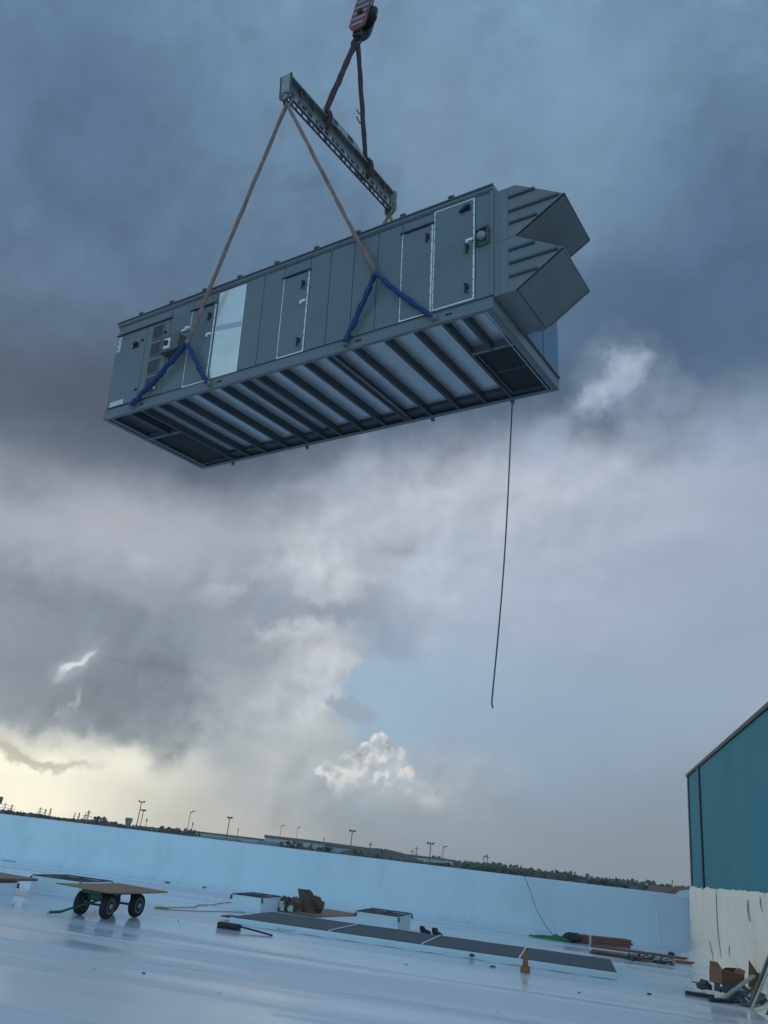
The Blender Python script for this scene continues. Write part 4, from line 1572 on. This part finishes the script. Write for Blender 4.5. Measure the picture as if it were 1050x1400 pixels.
def cable(name, pts, r, m, label, cat, n=6, fl=1.0):
    P = [Vector(p) for p in pts]
    out = []
    for i in range(len(P) - 1):
        p0, p1, p2, p3 = P[max(i - 1, 0)], P[i], P[i + 1], P[min(i + 2, len(P) - 1)]
        for k in range(8):
            t = k / 8
            out.append(0.5 * ((2 * p1) + (p2 - p0) * t + (2 * p0 - 5 * p1 + 4 * p2 - p3) * t * t + (3 * p1 - p0 - 3 * p2 + p3) * t ** 3))
    out.append(P[-1])
    k = MB()
    base = P[0].copy()
    k.tube([p - base for p in out], r, n, flat=fl)
    o = k.build(name, m, smooth=True)
    o.location = base
    return tag(o, label, cat)


z = 0.014
cable('extension_cord', [(-2.62, 23.0, z), (-2.9, 24.4, z), (-3.12, 23.6, z), (-3.20, 22.9, z), (-3.45, 22.3, z), (-3.42, 21.7, z), (-3.66, 21.1, z), (-3.85, 20.6, z), (-4.04, 20.2, z), (-3.80, 20.1, z), (-3.45, 20.4, z), (-3.1, 20.7, z), (-2.7, 21.35, z), (-2.2, 21.75, z)], 0.010, M['yellow'], 'thin yellow brown extension cord looped on the roof right of the cart', 'cord')
k_ = cable('extension_cord', [(-4.06, 20.2, z), (-3.96, 20.12, z + .02), (-3.80, 20.3, z)], 0.03, M['yellow'], 'yellow plug end of the extension cord nearest the cart', 'cord')

# rope over the parapet, green netting, wrapped timber and planks
pb = gp(-0.35, PAR_Y)
cable('rope', [(5.55, 27.0, 1.53), (5.62, 26.76, 1.50), (5.75, 26.55, 1.15), (5.95, 26.25, 0.6), (6.25, 25.7, 0.10), (6.4, 25.2, 0.05)], 0.009, M['thin'], 'thin dark rope hanging over the parapet down to the green netting', 'rope')
gn = MB()
gn.grid(26, 9, lambda u, v: Vector(((u - .5) * 1.15, (v - .5) * (0.12 + 0.40 * u), 0.012 + (0.06 + 0.22 * u) * max(0, math.sin(math.pi * v)) * (0.55 + 0.45 * mathutils.noise.noise(Vector((u * 7, v * 3, 2)))) + 0.05 * u * abs(mathutils.noise.noise(Vector((u * 13, v * 8, 5)))))))
o = gn.build('netting', M['green_cloth'], smooth=True)
o.location = (6.02, 25.0, 0.002)
o.rotation_euler = (0, 0, R(-12))
tag(o, 'crumpled green netting bunched at the foot of the parapet', 'netting')
tbn = thing('timber_bundle', 'reddish timber bundle with a dark wrapped left end below the parapet', 'timber', (7.45, 25.05, 0), (0, 0, R(12)))
for i in range(9):
    r_, c_ = i // 3, i % 3
    k = MB()
    k.box((-0.78 + jit(.06), c_ * 0.10 - 0.15, r_ * 0.075), (0.85 + jit(.09), c_ * 0.10 - 0.06, r_ * 0.075 + 0.068))
    k.build('plank', M['timber'], tbn, bevel=0.004)
k = MB()
lump(k, (-0.82, 0.0, 0.10), (0.30, 0.22, 0.13), 41, 0.2, 10)
k.build('wrapping', M['navy'], tbn, smooth=False)
k = MB()
k.box((-0.42, -0.18, -0.0), (-0.36, 0.17, 0.236))
k.build('strap', M['sticker'], tbn)
planks = thing('plank_pile', 'loose reddish planks lying flat on the roof left of the teal building', 'timber', (7.6, 22.9, 0), (0, 0, R(-14)))
for i, (x, y, zz, l, w_, a, m_) in enumerate(((0.35, 1.1, 0.0, 2.6, 0.34, -3, 'timber'), (0.75, -0.35, 0.0, 3.2, 0.34, 16, 'timber'), (-0.25, -1.0, 0.0, 1.5, 0.75, -14, 'ply_wet'), (-0.4, -1.25, 0.046, 1.2, 0.3, -8, 'timber'))):
    k = MB()
    k.box((-l / 2, -w_ / 2, 0.004), (l / 2, w_ / 2, 0.045), Matrix.Translation((x, y, zz)) @ Matrix.Rotation(R(a), 4, 'Z'))
    k.build('plank', M[m_], planks, bevel=0.003)
scr = MB()
for i in range(60):
    f = random.random()
    c = Vector((7.1 + 1.1 * f + jit(.12), 21.6 + jit(.35) + 0.1 * f, 0.02 + 0.05 * random.random()))
    m = Matrix.Translation(c) @ Euler((jit(1), jit(1), jit(3))).to_matrix().to_4x4()
    s_ = random.uniform(0.02, 0.075)
    scr.box((-s_ * 1.6, -s_ * .5, -s_ * .3), (s_ * 1.6, s_ * .5, s_ * .3), m)
o = stuff(scr.build('wood_scraps', M['grime']))
tag(o, 'small dark scraps heaped on the planks', 'rubble')
scr = MB()
for i in range(7):
    a = i / 6
    m = Matrix.Translation((7.1 + 1.0 * a, 21.55 + 0.25 * math.sin(i), 0.09)) @ Euler((jit(.3), jit(.3), jit(.8))).to_matrix().to_4x4()
    scr.box((-0.12, -0.05, -0.012), (0.12, 0.05, 0.012), m)
o = stuff(scr.build('foam_scraps', M['grime_pale']))
tag(o, 'pale torn scraps among the planks', 'rubble')
# white lumps of foam and a rag at the wall foot
fs = thing('foam_lumps', 'dark and white torn foam lumps at the far foot of the coated wall', 'rubbish', (9.75, 24.1, 0.0))
for i, (dx, dy, dz, sx, m_) in enumerate(((0.0, 0.0, 0.06, 0.20, 'coating'), (0.24, -0.35, 0.08, 0.14, 'black'), (0.1, 0.35, 0.09, 0.13, 'grime'), (-0.35, -0.2, 0.03, 0.12, 'coating'), (-0.55, 0.25, 0.02, 0.09, 'black'))):
    k = MB()
    lump(k, (dx, dy, dz), (sx, sx * 0.8, sx * 0.6), 60 + i, 0.3, 8)
    k.build('lump', M[m_], fs)

# --- debris heap against the wall, lower right
cb = thing('cardboard_box', 'torn open brown cardboard box on the debris heap at lower right', 'box', (7.25, 16.5, 0.16), (R(-4), R(6), R(18)), 0.72)
k = MB()
k.box((-0.36, -0.22, 0.0), (0.36, -0.205, 0.30))
k.box((-0.36, 0.205, 0.0), (0.36, 0.22, 0.32))
k.box((-0.36, -0.205, 0.0), (-0.345, 0.205, 0.34))
k.box((0.345, -0.205, 0.0), (0.36, 0.205, 0.28))
k.box((-0.345, -0.205, 0.0), (0.345, 0.205, 0.012))
k.build('carton', M['card'], cb)
for a, pts in enumerate((((-0.36, -0.22, 0.302), (0.02, -0.22, 0.302), (-0.02, -0.38, 0.40), (-0.34, -0.36, 0.36)), ((0.361, -0.2, 0.282), (0.361, 0.2, 0.282), (0.52, 0.16, 0.46), (0.47, -0.14, 0.40)), ((-0.361, -0.2, 0.34), (-0.361, 0.2, 0.34), (-0.40, 0.16, 0.47), (-0.43, -0.16, 0.45)))):
    k = MB()
    k.faces(pts, [(0, 1, 2, 3)])
    k.build('flap', M['card'], cb, solid=0.01)
cb2 = thing('cardboard_flap', 'pointed piece of torn brown cardboard right of the torn box', 'cardboard', (7.62, 16.1, 0.20), (0, 0, R(-10)))
k = MB()
k.faces([(-0.15, 0.0, 0.0), (0.30, 0.03, 0.0), (0.24, 0.05, 0.22), (0.02, 0.0, 0.25), (-0.12, -0.02, 0.44)], [(0, 1, 2, 3, 4)])
k.build('card', M['card'], cb2, solid=0.012)
hp = thing('scrap_heap', 'heap of grey metal offcuts and rags under the torn cardboard box', 'rubbish', (7.0, 15.7, 0.0))
for i in range(26):
    f = i / 25
    a = jit(math.pi)
    l = random.uniform(0.10, 0.32)
    c = Vector((0.30 + jit(0.45) - 0.25 * (f - .5), 0.35 + jit(1.0), 0.03 + 0.16 * random.random() * (1 - f * .5)))
    m = Matrix.Translation(c) @ Euler((jit(.5), jit(.5), a)).to_matrix().to_4x4()
    k = MB()
    if i % 3 == 0:
        k.box((-l, -0.03, -0.004), (l, 0.03, 0.004), m)
        k.box((-l, 0.026, 0.0045), (l, 0.03, 0.03), m)
        k.build('metal_offcut', M['grime_pale'], hp)
    elif i % 3 == 1:
        k.box((-l * .8, -0.05, -0.02), (l * .8, 0.05, 0.02), m)
        k.build('offcut', M['grime'], hp)
    else:
        lump(k, c, (l * 0.45, l * 0.38, l * 0.3), 80 + i, 0.34, 7)
        k.build('rag', M['navy' if i % 2 else 'grime'], hp)
for i, (x, y) in enumerate(((6.45, 15.75), (6.62, 15.3))):
    k = MB()
    k.box((-0.26, -0.05, 0.005), (0.22, 0.05, 0.06))
    o = k.build('offcut', M['navy'], hp, bevel=0.01)
    o.location = (x - 7.0, y - 15.7, 0.0)
    o.rotation_euler = (0, 0, R(-20 + i * 38))


def leaner(name, label, foot, head, w_, t_, m_, cat):
    a, b_ = Vector(foot), Vector(head)
    d_ = b_ - a
    o = thing(name, label, cat, a, d_.to_track_quat('Z', 'Y').to_euler())
    k = MB()
    k.box((-w_ / 2, -t_ / 2, 0), (w_ / 2, t_ / 2, d_.length))
    k.build('length', M[m_], o, bevel=0.004)
    return o, d_.length


leaner('metal_stud', 'dark metal stud leaning on the coated wall at the right edge', (6.98, 15.05, 0.02), (7.62, 15.05, 1.30), 0.05, 0.05, 'grime', 'stud')
leaner('metal_stud', 'wide pale metal strip leaning behind the dark stud at the right edge', (6.86, 14.75, 0.02), (7.50, 14.55, 1.35), 0.13, 0.02, 'grime_pale', 'stud')
leaner('metal_stud', 'short pale metal strip fallen low between the studs and the scrap heap', (6.62, 15.35, 0.03), (7.40, 15.75, 0.42), 0.08, 0.03, 'grime_pale', 'stud')
leaner('timber_post', 'brown timber post leaning on the wall nearest the corner of the picture', (6.85, 14.2, 0.02), (7.30, 13.9, 1.1), 0.10, 0.05, 'timber', 'timber')
# bits lying about
sp = MB()
for i in range(18):
    x, y = random.uniform(-6, 8), random.uniform(8.5, 24)
    if x > 0.2 * y + 2.6:
        continue
    s_ = random.uniform(0.006, 0.016)
    m = Matrix.Translation((x, y, s_ * 0.4)) @ Matrix.Rotation(jit(3), 4, 'Z')
    sp.box((-s_ * 1.4, -s_, -s_ * .4), (s_ * 1.4, s_, s_ * .4), m)
o = stuff(sp.build('roof_litter', M['grime']))
tag(o, 'tiny dark scraps scattered over the wet white roof', 'litter')
for (x, y, l, lab) in ((2.95, 16.55, 0.08, 'small dark rubber scrap just left of the orange pipe stub'), (5.35, 15.2, 0.06, 'small dark rubber scrap on the roof beyond the right end of the long curb')):
    k = MB()
    lump(k, (0, 0, 0.010), (l * 0.7, 0.03, 0.015), int(x * 10), 0.3, 7)
    o = k.build('rubber_scrap', M['navy'])
    o.location = (x, y, 0.0)
    tag(o, lab, 'scrap')


# ------------------------------------------------------------------ the land beyond
GZ = -7.5
M['land'] = mat('far_ground', (0.085, 0.085, 0.06), 0.9, 0, 0.3, 0.02, dirt=(0.05, 0.06, 0.035), dirt_amt=0.8, dscale=0.008)
M['leaf'] = mat('foliage', (0.085, 0.095, 0.070), 0.8, 0, 0.35, 0.9, per=0.5)
M['bark'] = mat('bark', (0.06, 0.05, 0.04), 0.9, 0, 0.3, 2)
M['wh_wall'] = mat('warehouse_wall', (0.48, 0.49, 0.48), 0.7, 0, 0.06, 0.1)
M['wh_dark'] = mat('warehouse_roof_band', (0.13, 0.135, 0.14), 0.7, 0, 0.1, 0.1)
M['wh_blue'] = mat('blue_grey_roof', (0.14, 0.19, 0.22), 0.6, 0, 0.1, 0.1)
M['wh_red'] = mat('brick_red_wall', (0.20, 0.09, 0.075), 0.8, 0, 0.15, 0.3)
M['pole'] = mat('pole_paint', (0.10, 0.10, 0.10), 0.6, 0, 0.1, 1)
M['pole_pale'] = mat('pale_pole_paint', (0.22, 0.22, 0.22), 0.6, 0, 0.1, 1)
M['pane'] = mat('dark_glazing', (0.03, 0.035, 0.04), 0.2)

g_ = MB()
g_.grid(40, 40, lambda u, v: Vector((-460 + 920 * u, -50 + 680 * v, 0)))
g_ = struct(g_.build('ground', M['land']))
g_.location = (0, 0, GZ)


def pix_dir(u, v):
    """direction of a place in the picture (used once to survey where far things stand)"""
    f = 1090.46
    return (cr * ((u - 525) / f) + cu * (-(v - 700) / f) + fwd).normalized()


def far(u, v, dist):
    """ground point below a far thing and the height of its top above the ground"""
    d_ = pix_dir(u, v)
    h = math.hypot(d_.x, d_.y)
    p = EYE + d_ * (dist / h)
    return Vector((p.x, p.y, GZ)), p.z - GZ


def hor(u):
    return 1107 + 0.1185 * u


# light poles: (u of top, v of top, distance, kind)
def make_pole(h, kind, name, label, loc_, group=None):
    cat = {'T': 'light pole', 'S': 'light pole', 'U': 'utility pole', 'M': 'mast'}[kind]
    o = thing(name, label, cat, loc_, (0, 0, jit(0.6)), 1.0, group)
    k = MB()
    r_ = 0.10 if kind in 'TU' else 0.07
    k.tube([(0, 0, 0), (0, 0, h)], [r_ * 1.25, r_ * 0.7], 8)
    k.build('pole', M['pole'], o)
    if kind == 'T':
        k = MB()
        k.box((-0.5, -0.06, h - 0.26), (0.5, 0.06, h - 0.16))
        k.build('cross_arm', M['pole'], o)
        for x in (-0.4, 0.4):
            k = MB()
            k.prism([(x - 0.17, h - 0.16), (x + 0.17, h - 0.16), (x + 0.13, h + 0.04), (x - 0.13, h + 0.04)], 'y', -0.18, 0.18)
            k.build('lamp_head', M['pole'], o)
    elif kind == 'S':
        k = MB()
        k.tube([(0, 0, h - 0.4), (0.25, 0, h - 0.1), (0.5, 0, h)], 0.07, 6)
        k.build('arm', M['pole'], o)
        k = MB()
        k.box((0.3, -0.14, h - 0.02), (0.8, 0.14, h + 0.12))
        k.build('lamp_head', M['pole'], o)
    elif kind == 'U':
        for zz in (h - 0.5, h - 1.5):
            k = MB()
            k.box((-0.45, -0.07, zz - 0.06), (0.45, 0.07, zz + 0.06))
            k.build('cross_arm', M['pole'], o)
    else:
        k = MB()
        k.box((-0.1, -0.1, h - 0.5), (0.1, 0.1, h + 0.1))
        k.build('mast_head', M['pole'], o)
    return o


PG = 'light poles and masts on the skyline'
for (u, v, dist, kind, lab) in (
        (194, 1095, 150, 'T', 'tallest light pole on the left skyline, just right of the water tower'),
        (196.5, 1107, 165, 'T', 'shorter light pole close beside the tallest one on the left skyline'),
        (201, 1120, 190, 'M', 'short thin mast right of the two tall light poles'),
        (261, 1109, 165, 'S', 'tall thin light pole above the blue grey roof'),
        (264, 1125, 190, 'M', 'short mast just right of the tall pole above the blue grey roof'),
        (314.5, 1117, 155, 'T', 'light pole with a wide head left of the long warehouse'),
        (326, 1133, 190, 'M', 'short mast left of the long warehouse'),
        (385, 1128, 200, 'S', 'faint light pole rising behind the long warehouse roof'),
        (407, 1131, 230, 'S', 'faint pole above the right end of the long warehouse'),
        (443, 1146, 200, 'M', 'short mast above the second warehouse'),
        (482, 1135, 140, 'T', 'light pole with a wide head over the right end of the second warehouse'),
        (507, 1151, 170, 'U', 'utility pole left of the round brown mound'),
        (564, 1161, 180, 'U', 'left one of two close poles right of the round brown mound'),
        (570, 1157, 180, 'U', 'right one of two close poles right of the round brown mound'),
        (589, 1152, 135, 'T', 'thick dark light pole in the middle of the skyline'),
        (606, 1157, 160, 'S', 'pale light pole right of the thick dark one'),
        (661, 1170, 170, 'S', 'left one of two poles before the tree line'),
        (666.5, 1168, 165, 'U', 'right taller one of two poles before the tree line'),
        (919, 1203, 200, 'M', 'lone short mast above the tree line near the teal building')):
    p, h = far(u, v, dist)
    make_pole(h, kind, 'light_pole' if kind in 'TS' else ('utility_pole' if kind == 'U' else 'mast'), lab, p, PG)


# lattice pylons far on the left
def make_pylon(h, loc_, label, tilt=0):
    o = thing('lattice_pylon', label, 'pylon', loc_, (0, 0, R(25 + tilt)), 1.0, 'distant pylons on the left skyline')
    k = MB()
    for sx in (-1, 1):
        for sy in (-1, 1):
            k.tube([(sx * h * 0.09, sy * h * 0.09, 0), (sx * 0.3, sy * 0.3, h * 0.72), (sx * 0.12, sy * 0.12, h)], h * 0.008, 4)
    for i in range(7):
        z0, z1 = h * 0.72 * i / 7, h * 0.72 * (i + 1) / 7
        w0, w1 = h * 0.09 * (1 - i / 7) + 0.3 * i / 7, h * 0.09 * (1 - (i + 1) / 7) + 0.3 * (i + 1) / 7
        for s_ in (-1, 1):
            k.tube([(-w0, s_ * w0, z0), (w1, s_ * w1, z1)], h * 0.005, 4)
            k.tube([(w0, s_ * w0, z0), (-w1, s_ * w1, z1)], h * 0.005, 4)
    k.build('lattice', M['pole_pale'], o)
    for zz, l in ((0.72, 0.2), (0.83, 0.16), (0.93, 0.12)):
        k = MB()
        k.tube([(-h * l, 0, h * zz), (0, 0, h * (zz + 0.03)), (h * l, 0, h * zz)], h * 0.007, 4)
        k.build('cross_arm', M['pole_pale'], o)
    return o


pyl = None
for i, (u, v, dist) in enumerate(((8, 1098, 420), (17, 1100, 430), (56, 1104, 400), (63, 1106, 420), (70, 1105, 390), (103, 1111, 420), (109, 1111, 440), (117, 1113, 430), (122, 1108, 330), (145, 1118, 420))):
    p, h = far(u, v, dist)
    lab = ('first', 'second', 'third', 'fourth', 'fifth', 'sixth', 'seventh', 'eighth', 'ninth and tallest', 'tenth')[i] + ' distant pylon from the left edge on the yellow skyline'
    if pyl is None:
        pyl, ph_ = make_pylon(h, p, lab), h
    else:
        dup(pyl, p, (0, 0, R(25 + 17 * i)), lab, h / ph_)
# dark signboard at the very left edge
p, h = far(0, 1090, 150)
o = thing('sign_pole', 'dark sign on a pole at the very left edge of the skyline', 'sign', p)
k = MB(); k.tube([(0, 0, 0), (0, 0, h)], 0.12, 8); k.build('pole', M['pole'], o)
k = MB(); k.box((-0.5, -0.1, h - 1.0), (0.5, 0.1, h + 0.1)); k.build('board', M['pole'], o)

# water tower
p, h = far(177, 1118, 330)
o = thing('water_tower', 'pale water tower with a wide bowl left of the tall light poles', 'water tower', p)
k = MB()
k.lathe([(0.45, 0), (0.4, h * 0.6), (0.5, h * 0.70), (1.0, h * 0.82), (1.3, h * 0.92), (1.3, h * 0.96), (1.2, h)], None, 20)
k.build('bowl', M['pole_pale'], o, smooth=True)
k = MB()
k.lathe([(1.31, h * 0.92), (1.4, h * 0.925), (1.4, h * 0.945), (1.31, h * 0.95)], None, 20)
k.build('walkway', M['pole'], o)


def warehouse(label, u0, v0, u1, v1, d0, d1, depth, wall='wh_wall', band='wh_dark', band_h=1.2, pitched=0.0, doors=0, name='warehouse'):
    p0, h0 = far(u0, v0, d0)
    p1, h1 = far(u1, v1, d1)
    ax = (p1 - p0)
    ln = ax.length
    h = (h0 + h1) / 2
    o = thing(name, label, 'warehouse' if name == 'warehouse' else 'building', p0, (0, 0, math.atan2(ax.y, ax.x)))
    k = MB()
    k.box((0, 0, 0), (ln, depth, h - band_h if not pitched else h - pitched))
    k.build('wall', M[wall], o)
    k = MB()
    if pitched:
        k.prism([(-0.4, h - pitched), (depth / 2, h), (depth + 0.4, h - pitched), (depth + 0.4, h - pitched - 0.25), (-0.4, h - pitched - 0.25)], 'x', -0.4, ln + 0.4)
    else:
        k.box((-0.15, -0.15, h - band_h + 0.001), (ln + 0.15, depth + 0.15, h))
    k.build('roof', M[band], o)
    for i in range(doors):
        x = ln * (i + 0.5) / doors
        k = MB()
        k.box((x - 1.6, -0.08, 0.0), (x + 1.6, -0.01, 3.6))
        k.build('loading_door', M['wh_dark'], o)
        k = MB()
        k.box((x - 1.2, -0.08, h - band_h - 1.8), (x + 1.2, -0.01, h - band_h - 1.0))
        k.build('window', M['pane'], o)
    return o


warehouse('low pale building with a flat roof right of the water tower', 190, 1129, 262, 1137, 235, 225, 30, band_h=0.4, doors=4)
warehouse('long low grey building behind the blue grey roofed shed', 258, 1135, 362, 1147, 215, 205, 30, band_h=0.35, doors=5)
warehouse('low shed with a blue grey pitched roof', 250, 1138.5, 291, 1143.5, 165, 160, 14, 'wh_wall', 'wh_blue', 1.0, 1.6)
warehouse('low dark roofed shed between the blue roof and the long warehouse', 291, 1147, 328, 1149, 150, 148, 10, 'wh_wall', 'wh_dark', 0.9)
warehouse('small hip roofed house before the long grey building', 336, 1146, 355, 1149, 150, 148, 9, 'wh_wall', 'wh_blue', 1, 1.6, name='small_house')
warehouse('long pale warehouse with a dark band along its roof', 363, 1141, 426.5, 1149, 175, 170, 40, band_h=0.5, doors=6)
warehouse('second pale warehouse to the right, with a stepped roof', 430, 1152, 461, 1156, 178, 174, 30, band_h=0.35, doors=3)
warehouse('right wing of the second warehouse, with a plain pale wall', 461, 1155.5, 501, 1161.5, 173, 168, 30, band_h=0.35, doors=3)
warehouse('brick red building in the tree line near the teal building', 869, 1208, 888, 1211, 105, 104, 9, 'wh_red', 'wh_red', 0.3, 1.2, name='red_building')
warehouse('long dark flat building between the red one and the white dome', 885, 1210, 938, 1216, 118, 112, 12, 'wh_dark', 'wh_dark', 0.4)
warehouse('low pale flat roof peeking over the long dark building', 925, 1211, 948, 1214, 130, 128, 12, band_h=0.4)
for (u0, v0, u1, v1, d_, lab) in ((519, 1170, 527, 1171, 140, 'small pale shed right of the second warehouse'), (543, 1173, 551, 1174.5, 140, 'small pale shed left of the two close poles'), (567, 1177, 590, 1180, 140, 'low pale shed under the thick dark light pole'), (795, 1203, 801, 1204, 120, 'tiny tan shed among the trees'), (862, 1211, 869, 1212, 100, 'tiny white gable left of the red building')):
    warehouse(lab, u0, v0, u1, v1, d_, d_, 6, band_h=0.5, name='shed')
p, h = far(943, 1217, 90)
o = thing('storage_tank', 'white domed tank beside the teal building', 'tank', p)
k = MB()
k.lathe([(1.9, 0), (1.9, h - 1.5), (1.6, h - 0.7), (1.0, h - 0.2), (0.3, h)], None, 24)
k.build('dome', M['wh_wall'], o, smooth=True)


# trees: trunk with limbs, crown of many small leaf clumps
def make_tree(label, seed, cw, ch, n, trunk_h, name='tree', group=None):
    rnd = random.Random(seed)
    o = thing(name, label, 'tree' if name == 'tree' else 'bush', (0, 0, 0), (0, 0, 0), 1.0, group)
    k = MB()
    k.tube([(0, 0, 0), (0.05, 0.02, trunk_h * 0.6), (0.0, 0.1, trunk_h + ch * 0.3)], [0.28, 0.2, 0.08], 7)
    lobes = []
    for i in range(9):
        a = rnd.uniform(0, 6.28)
        rr = rnd.uniform(0.15, 0.62) * cw / 2
        zz = trunk_h + ch * rnd.uniform(0.22, 0.8)
        lobes.append((Vector((math.cos(a) * rr, math.sin(a) * rr, zz)), rnd.uniform(0.22, 0.36) * cw))
        k.tube([(0, 0, trunk_h * rnd.uniform(0.6, 1.0)), (math.cos(a) * rr * 0.6, math.sin(a) * rr * 0.6, zz - 0.6), lobes[-1][0]], [0.1, 0.06, 0.02], 5)
    k.build('trunk', M['bark'], o)
    k = MB()
    for i in range(n):
        c, r_ = lobes[rnd.randrange(len(lobes))]
        d_ = Vector((rnd.gauss(0, 1), rnd.gauss(0, 1), rnd.gauss(0, 1))).normalized() * r_ * rnd.uniform(0.55, 1.05)
        d_.z *= 0.7
        p_ = c + d_
        s_ = rnd.uniform(0.14, 0.36) * cw / 7
        m = Matrix.Translation(p_) @ Euler((rnd.uniform(0, 6), rnd.uniform(0, 6), rnd.uniform(0, 6))).to_matrix().to_4x4()
        k.faces([m @ Vector(q) for q in ((-s_, -s_ * .6, 0), (s_ * .4, -s_, 0.1 * s_), (s_, s_ * .5, 0), (-s_ * .3, s_, -0.1 * s_))], [(0, 1, 2, 3)])
    k.build('crown', M['leaf'], o)
    return o


def top_of(t_):
    return max((v.co.z for c in t_.children for v in c.data.vertices))


protos = [(make_tree('', 11, 7.5, 6.0, 1300, 2.0), 0), (make_tree('', 12, 6.5, 7.5, 1300, 2.2), 0), (make_tree('', 13, 9.0, 5.5, 1400, 1.8), 0)]
protos = [(t_, top_of(t_)) for t_, _ in protos]
first = [True, True, True]


def plant(i, u, v, dist, label, wide=1.0, group=None, cat=None):
    pr_, hh = protos[i]
    p, h = far(u, v, dist)
    s_ = (h / hh * wide, h / hh * wide, h / hh)
    rz = random.uniform(0, 6.28)
    if first[i]:
        o, first[i] = pr_, False
        o.location, o.rotation_euler, o.scale = p, (0, 0, rz), s_
        o['label'] = label
    else:
        o = dup(pr_, p, (0, 0, rz), label, s_)
    if group:
        o['group'] = group
    elif 'group' in o:
        del o['group']
    if cat:
        o['category'] = cat
    return o


plant(0, 151, 1117, 200, 'small round tree left of the water tower')
plant(2, 228, 1129, 190, 'low wide tree left of the dark tree by the tall thin pole', 1.1)
plant(0, 245, 1130, 160, 'dark round tree just left of the tall thin pole', 1.0)
plant(2, 401, 1156, 110, 'low dome shaped dark bush before the long warehouse', 1.3, None, 'bush')
plant(0, 436, 1152.5, 105, 'large dark round tree between the two pale warehouses', 1.05)
plant(2, 444, 1157, 105, 'dark bush joined to the right of the large round tree', 1.0, None, 'bush')
plant(2, 461, 1165, 100, 'small dark bush before the second warehouse', 0.6, None, 'bush')
plant(0, 511, 1163, 110, 'dark bush at the left foot of the round brown mound', 0.6, None, 'bush')
plant(1, 689, 1183, 120, 'tall dark tree standing above the tree line', 0.85)
plant(2, 730, 1193, 110, 'broad dark tree right of the tallest tree in the line', 1.4)
TG = 'trees in the low line beyond the parapet'
TL = 'dark tree in the low tree line beyond the right half of the parapet'
u = 556.0
i = 0
while u < 945:
    v = hor(u) - 2.6 + random.uniform(-1.3, 1.6) - (0.8 if u > 650 else -2.5)
    plant(i % 3, u, v, random.uniform(115, 175), TL, random.uniform(0.9, 1.5), TG)
    u += random.uniform(7, 13)
    i += 1
u = 4.0
TL2 = 'low dark tree in the thin line of scrub under the distant pylons'
while u < 190:
    v = hor(u) - 1.2 + random.uniform(-0.8, 1.2) + 1.0 * (u / 190)
    plant(i % 3, u, v, random.uniform(170, 240), TL2, random.uniform(1.2, 2.2), 'scrub under the pylons')
    u += random.uniform(9, 15)
    i += 1

# round brown mound
p, h = far(522, 1163.5, 170)
k = MB()
k.grid(24, 8, lambda a, b_: Vector((math.cos(a * 6.2832) * 16 * (1 - b_ * b_ * .96), math.sin(a * 6.2832) * 9 * (1 - b_ * b_ * .96), h * (1 - (1 - b_) ** 1.6) * (1 + 0.05 * math.sin(a * 30)))))
mo = k.build('earth_mound', mat('dry_earth', (0.13, 0.105, 0.08), 0.9, 0, 0.3, 0.3, dirt=(0.06, 0.065, 0.04), dirt_amt=0.7, dscale=0.2), smooth=True)
mo.location = p
tag(mo, 'round brown mound right of the second warehouse', 'mound')
mo['kind'] = 'structure'

# far wood behind it all: one mass of foliage out to the skyline
rnd = random.Random(5)
k = MB()
for n_ in range(36000):
    az = R(rnd.uniform(-40, 42))
    dist = rnd.uniform(260, 520)
    clump = 0.6 + 0.4 * math.sin(az * 60 + dist * .02) * math.sin(az * 23 + 1)
    hh = rnd.uniform(0, 1) ** 0.6 * (7.6 + 1.6 * clump + (1.6 if az > R(3) else 0.0))
    m = Matrix.Translation((math.sin(az) * dist, math.cos(az) * dist, GZ + hh)) @ Euler((rnd.uniform(0, 6), rnd.uniform(0, 6), rnd.uniform(0, 6))).to_matrix().to_4x4()
    s_ = rnd.uniform(0.35, 0.9)
    k.faces([m @ Vector(q) for q in ((-s_, -s_ * .6, 0), (s_ * .4, -s_, 0), (s_, s_ * .5, 0), (-s_ * .3, s_, 0))], [(0, 1, 2, 3)])
wd = stuff(k.build('far_wood', M['leaf']))
tag(wd, 'far low wood along the whole skyline', 'wood')

# ------------------------------------------------------------------ evening haze over the low land
hz_ = MB()
hz_.box((-470, -60, GZ - 1.0), (470, 640, 27.0))
hm = bpy.data.materials.new('haze_volume')
hm.use_nodes = True
hm.node_tree.nodes.remove(hm.node_tree.nodes['Principled BSDF'])
pv = hm.node_tree.nodes.new('ShaderNodeVolumePrincipled')
pv.inputs['Color'].default_value = (0.92, 0.94, 0.96, 1)
pv.inputs['Density'].default_value = 0.0005
pv.inputs['Anisotropy'].default_value = 0.2
hm.node_tree.links.new(pv.outputs[0], hm.node_tree.nodes['Material Output'].inputs['Volume'])
hz_ = stuff(hz_.build('haze', hm))
tag(hz_, 'thin pale evening haze over the roofs and far trees', 'haze')
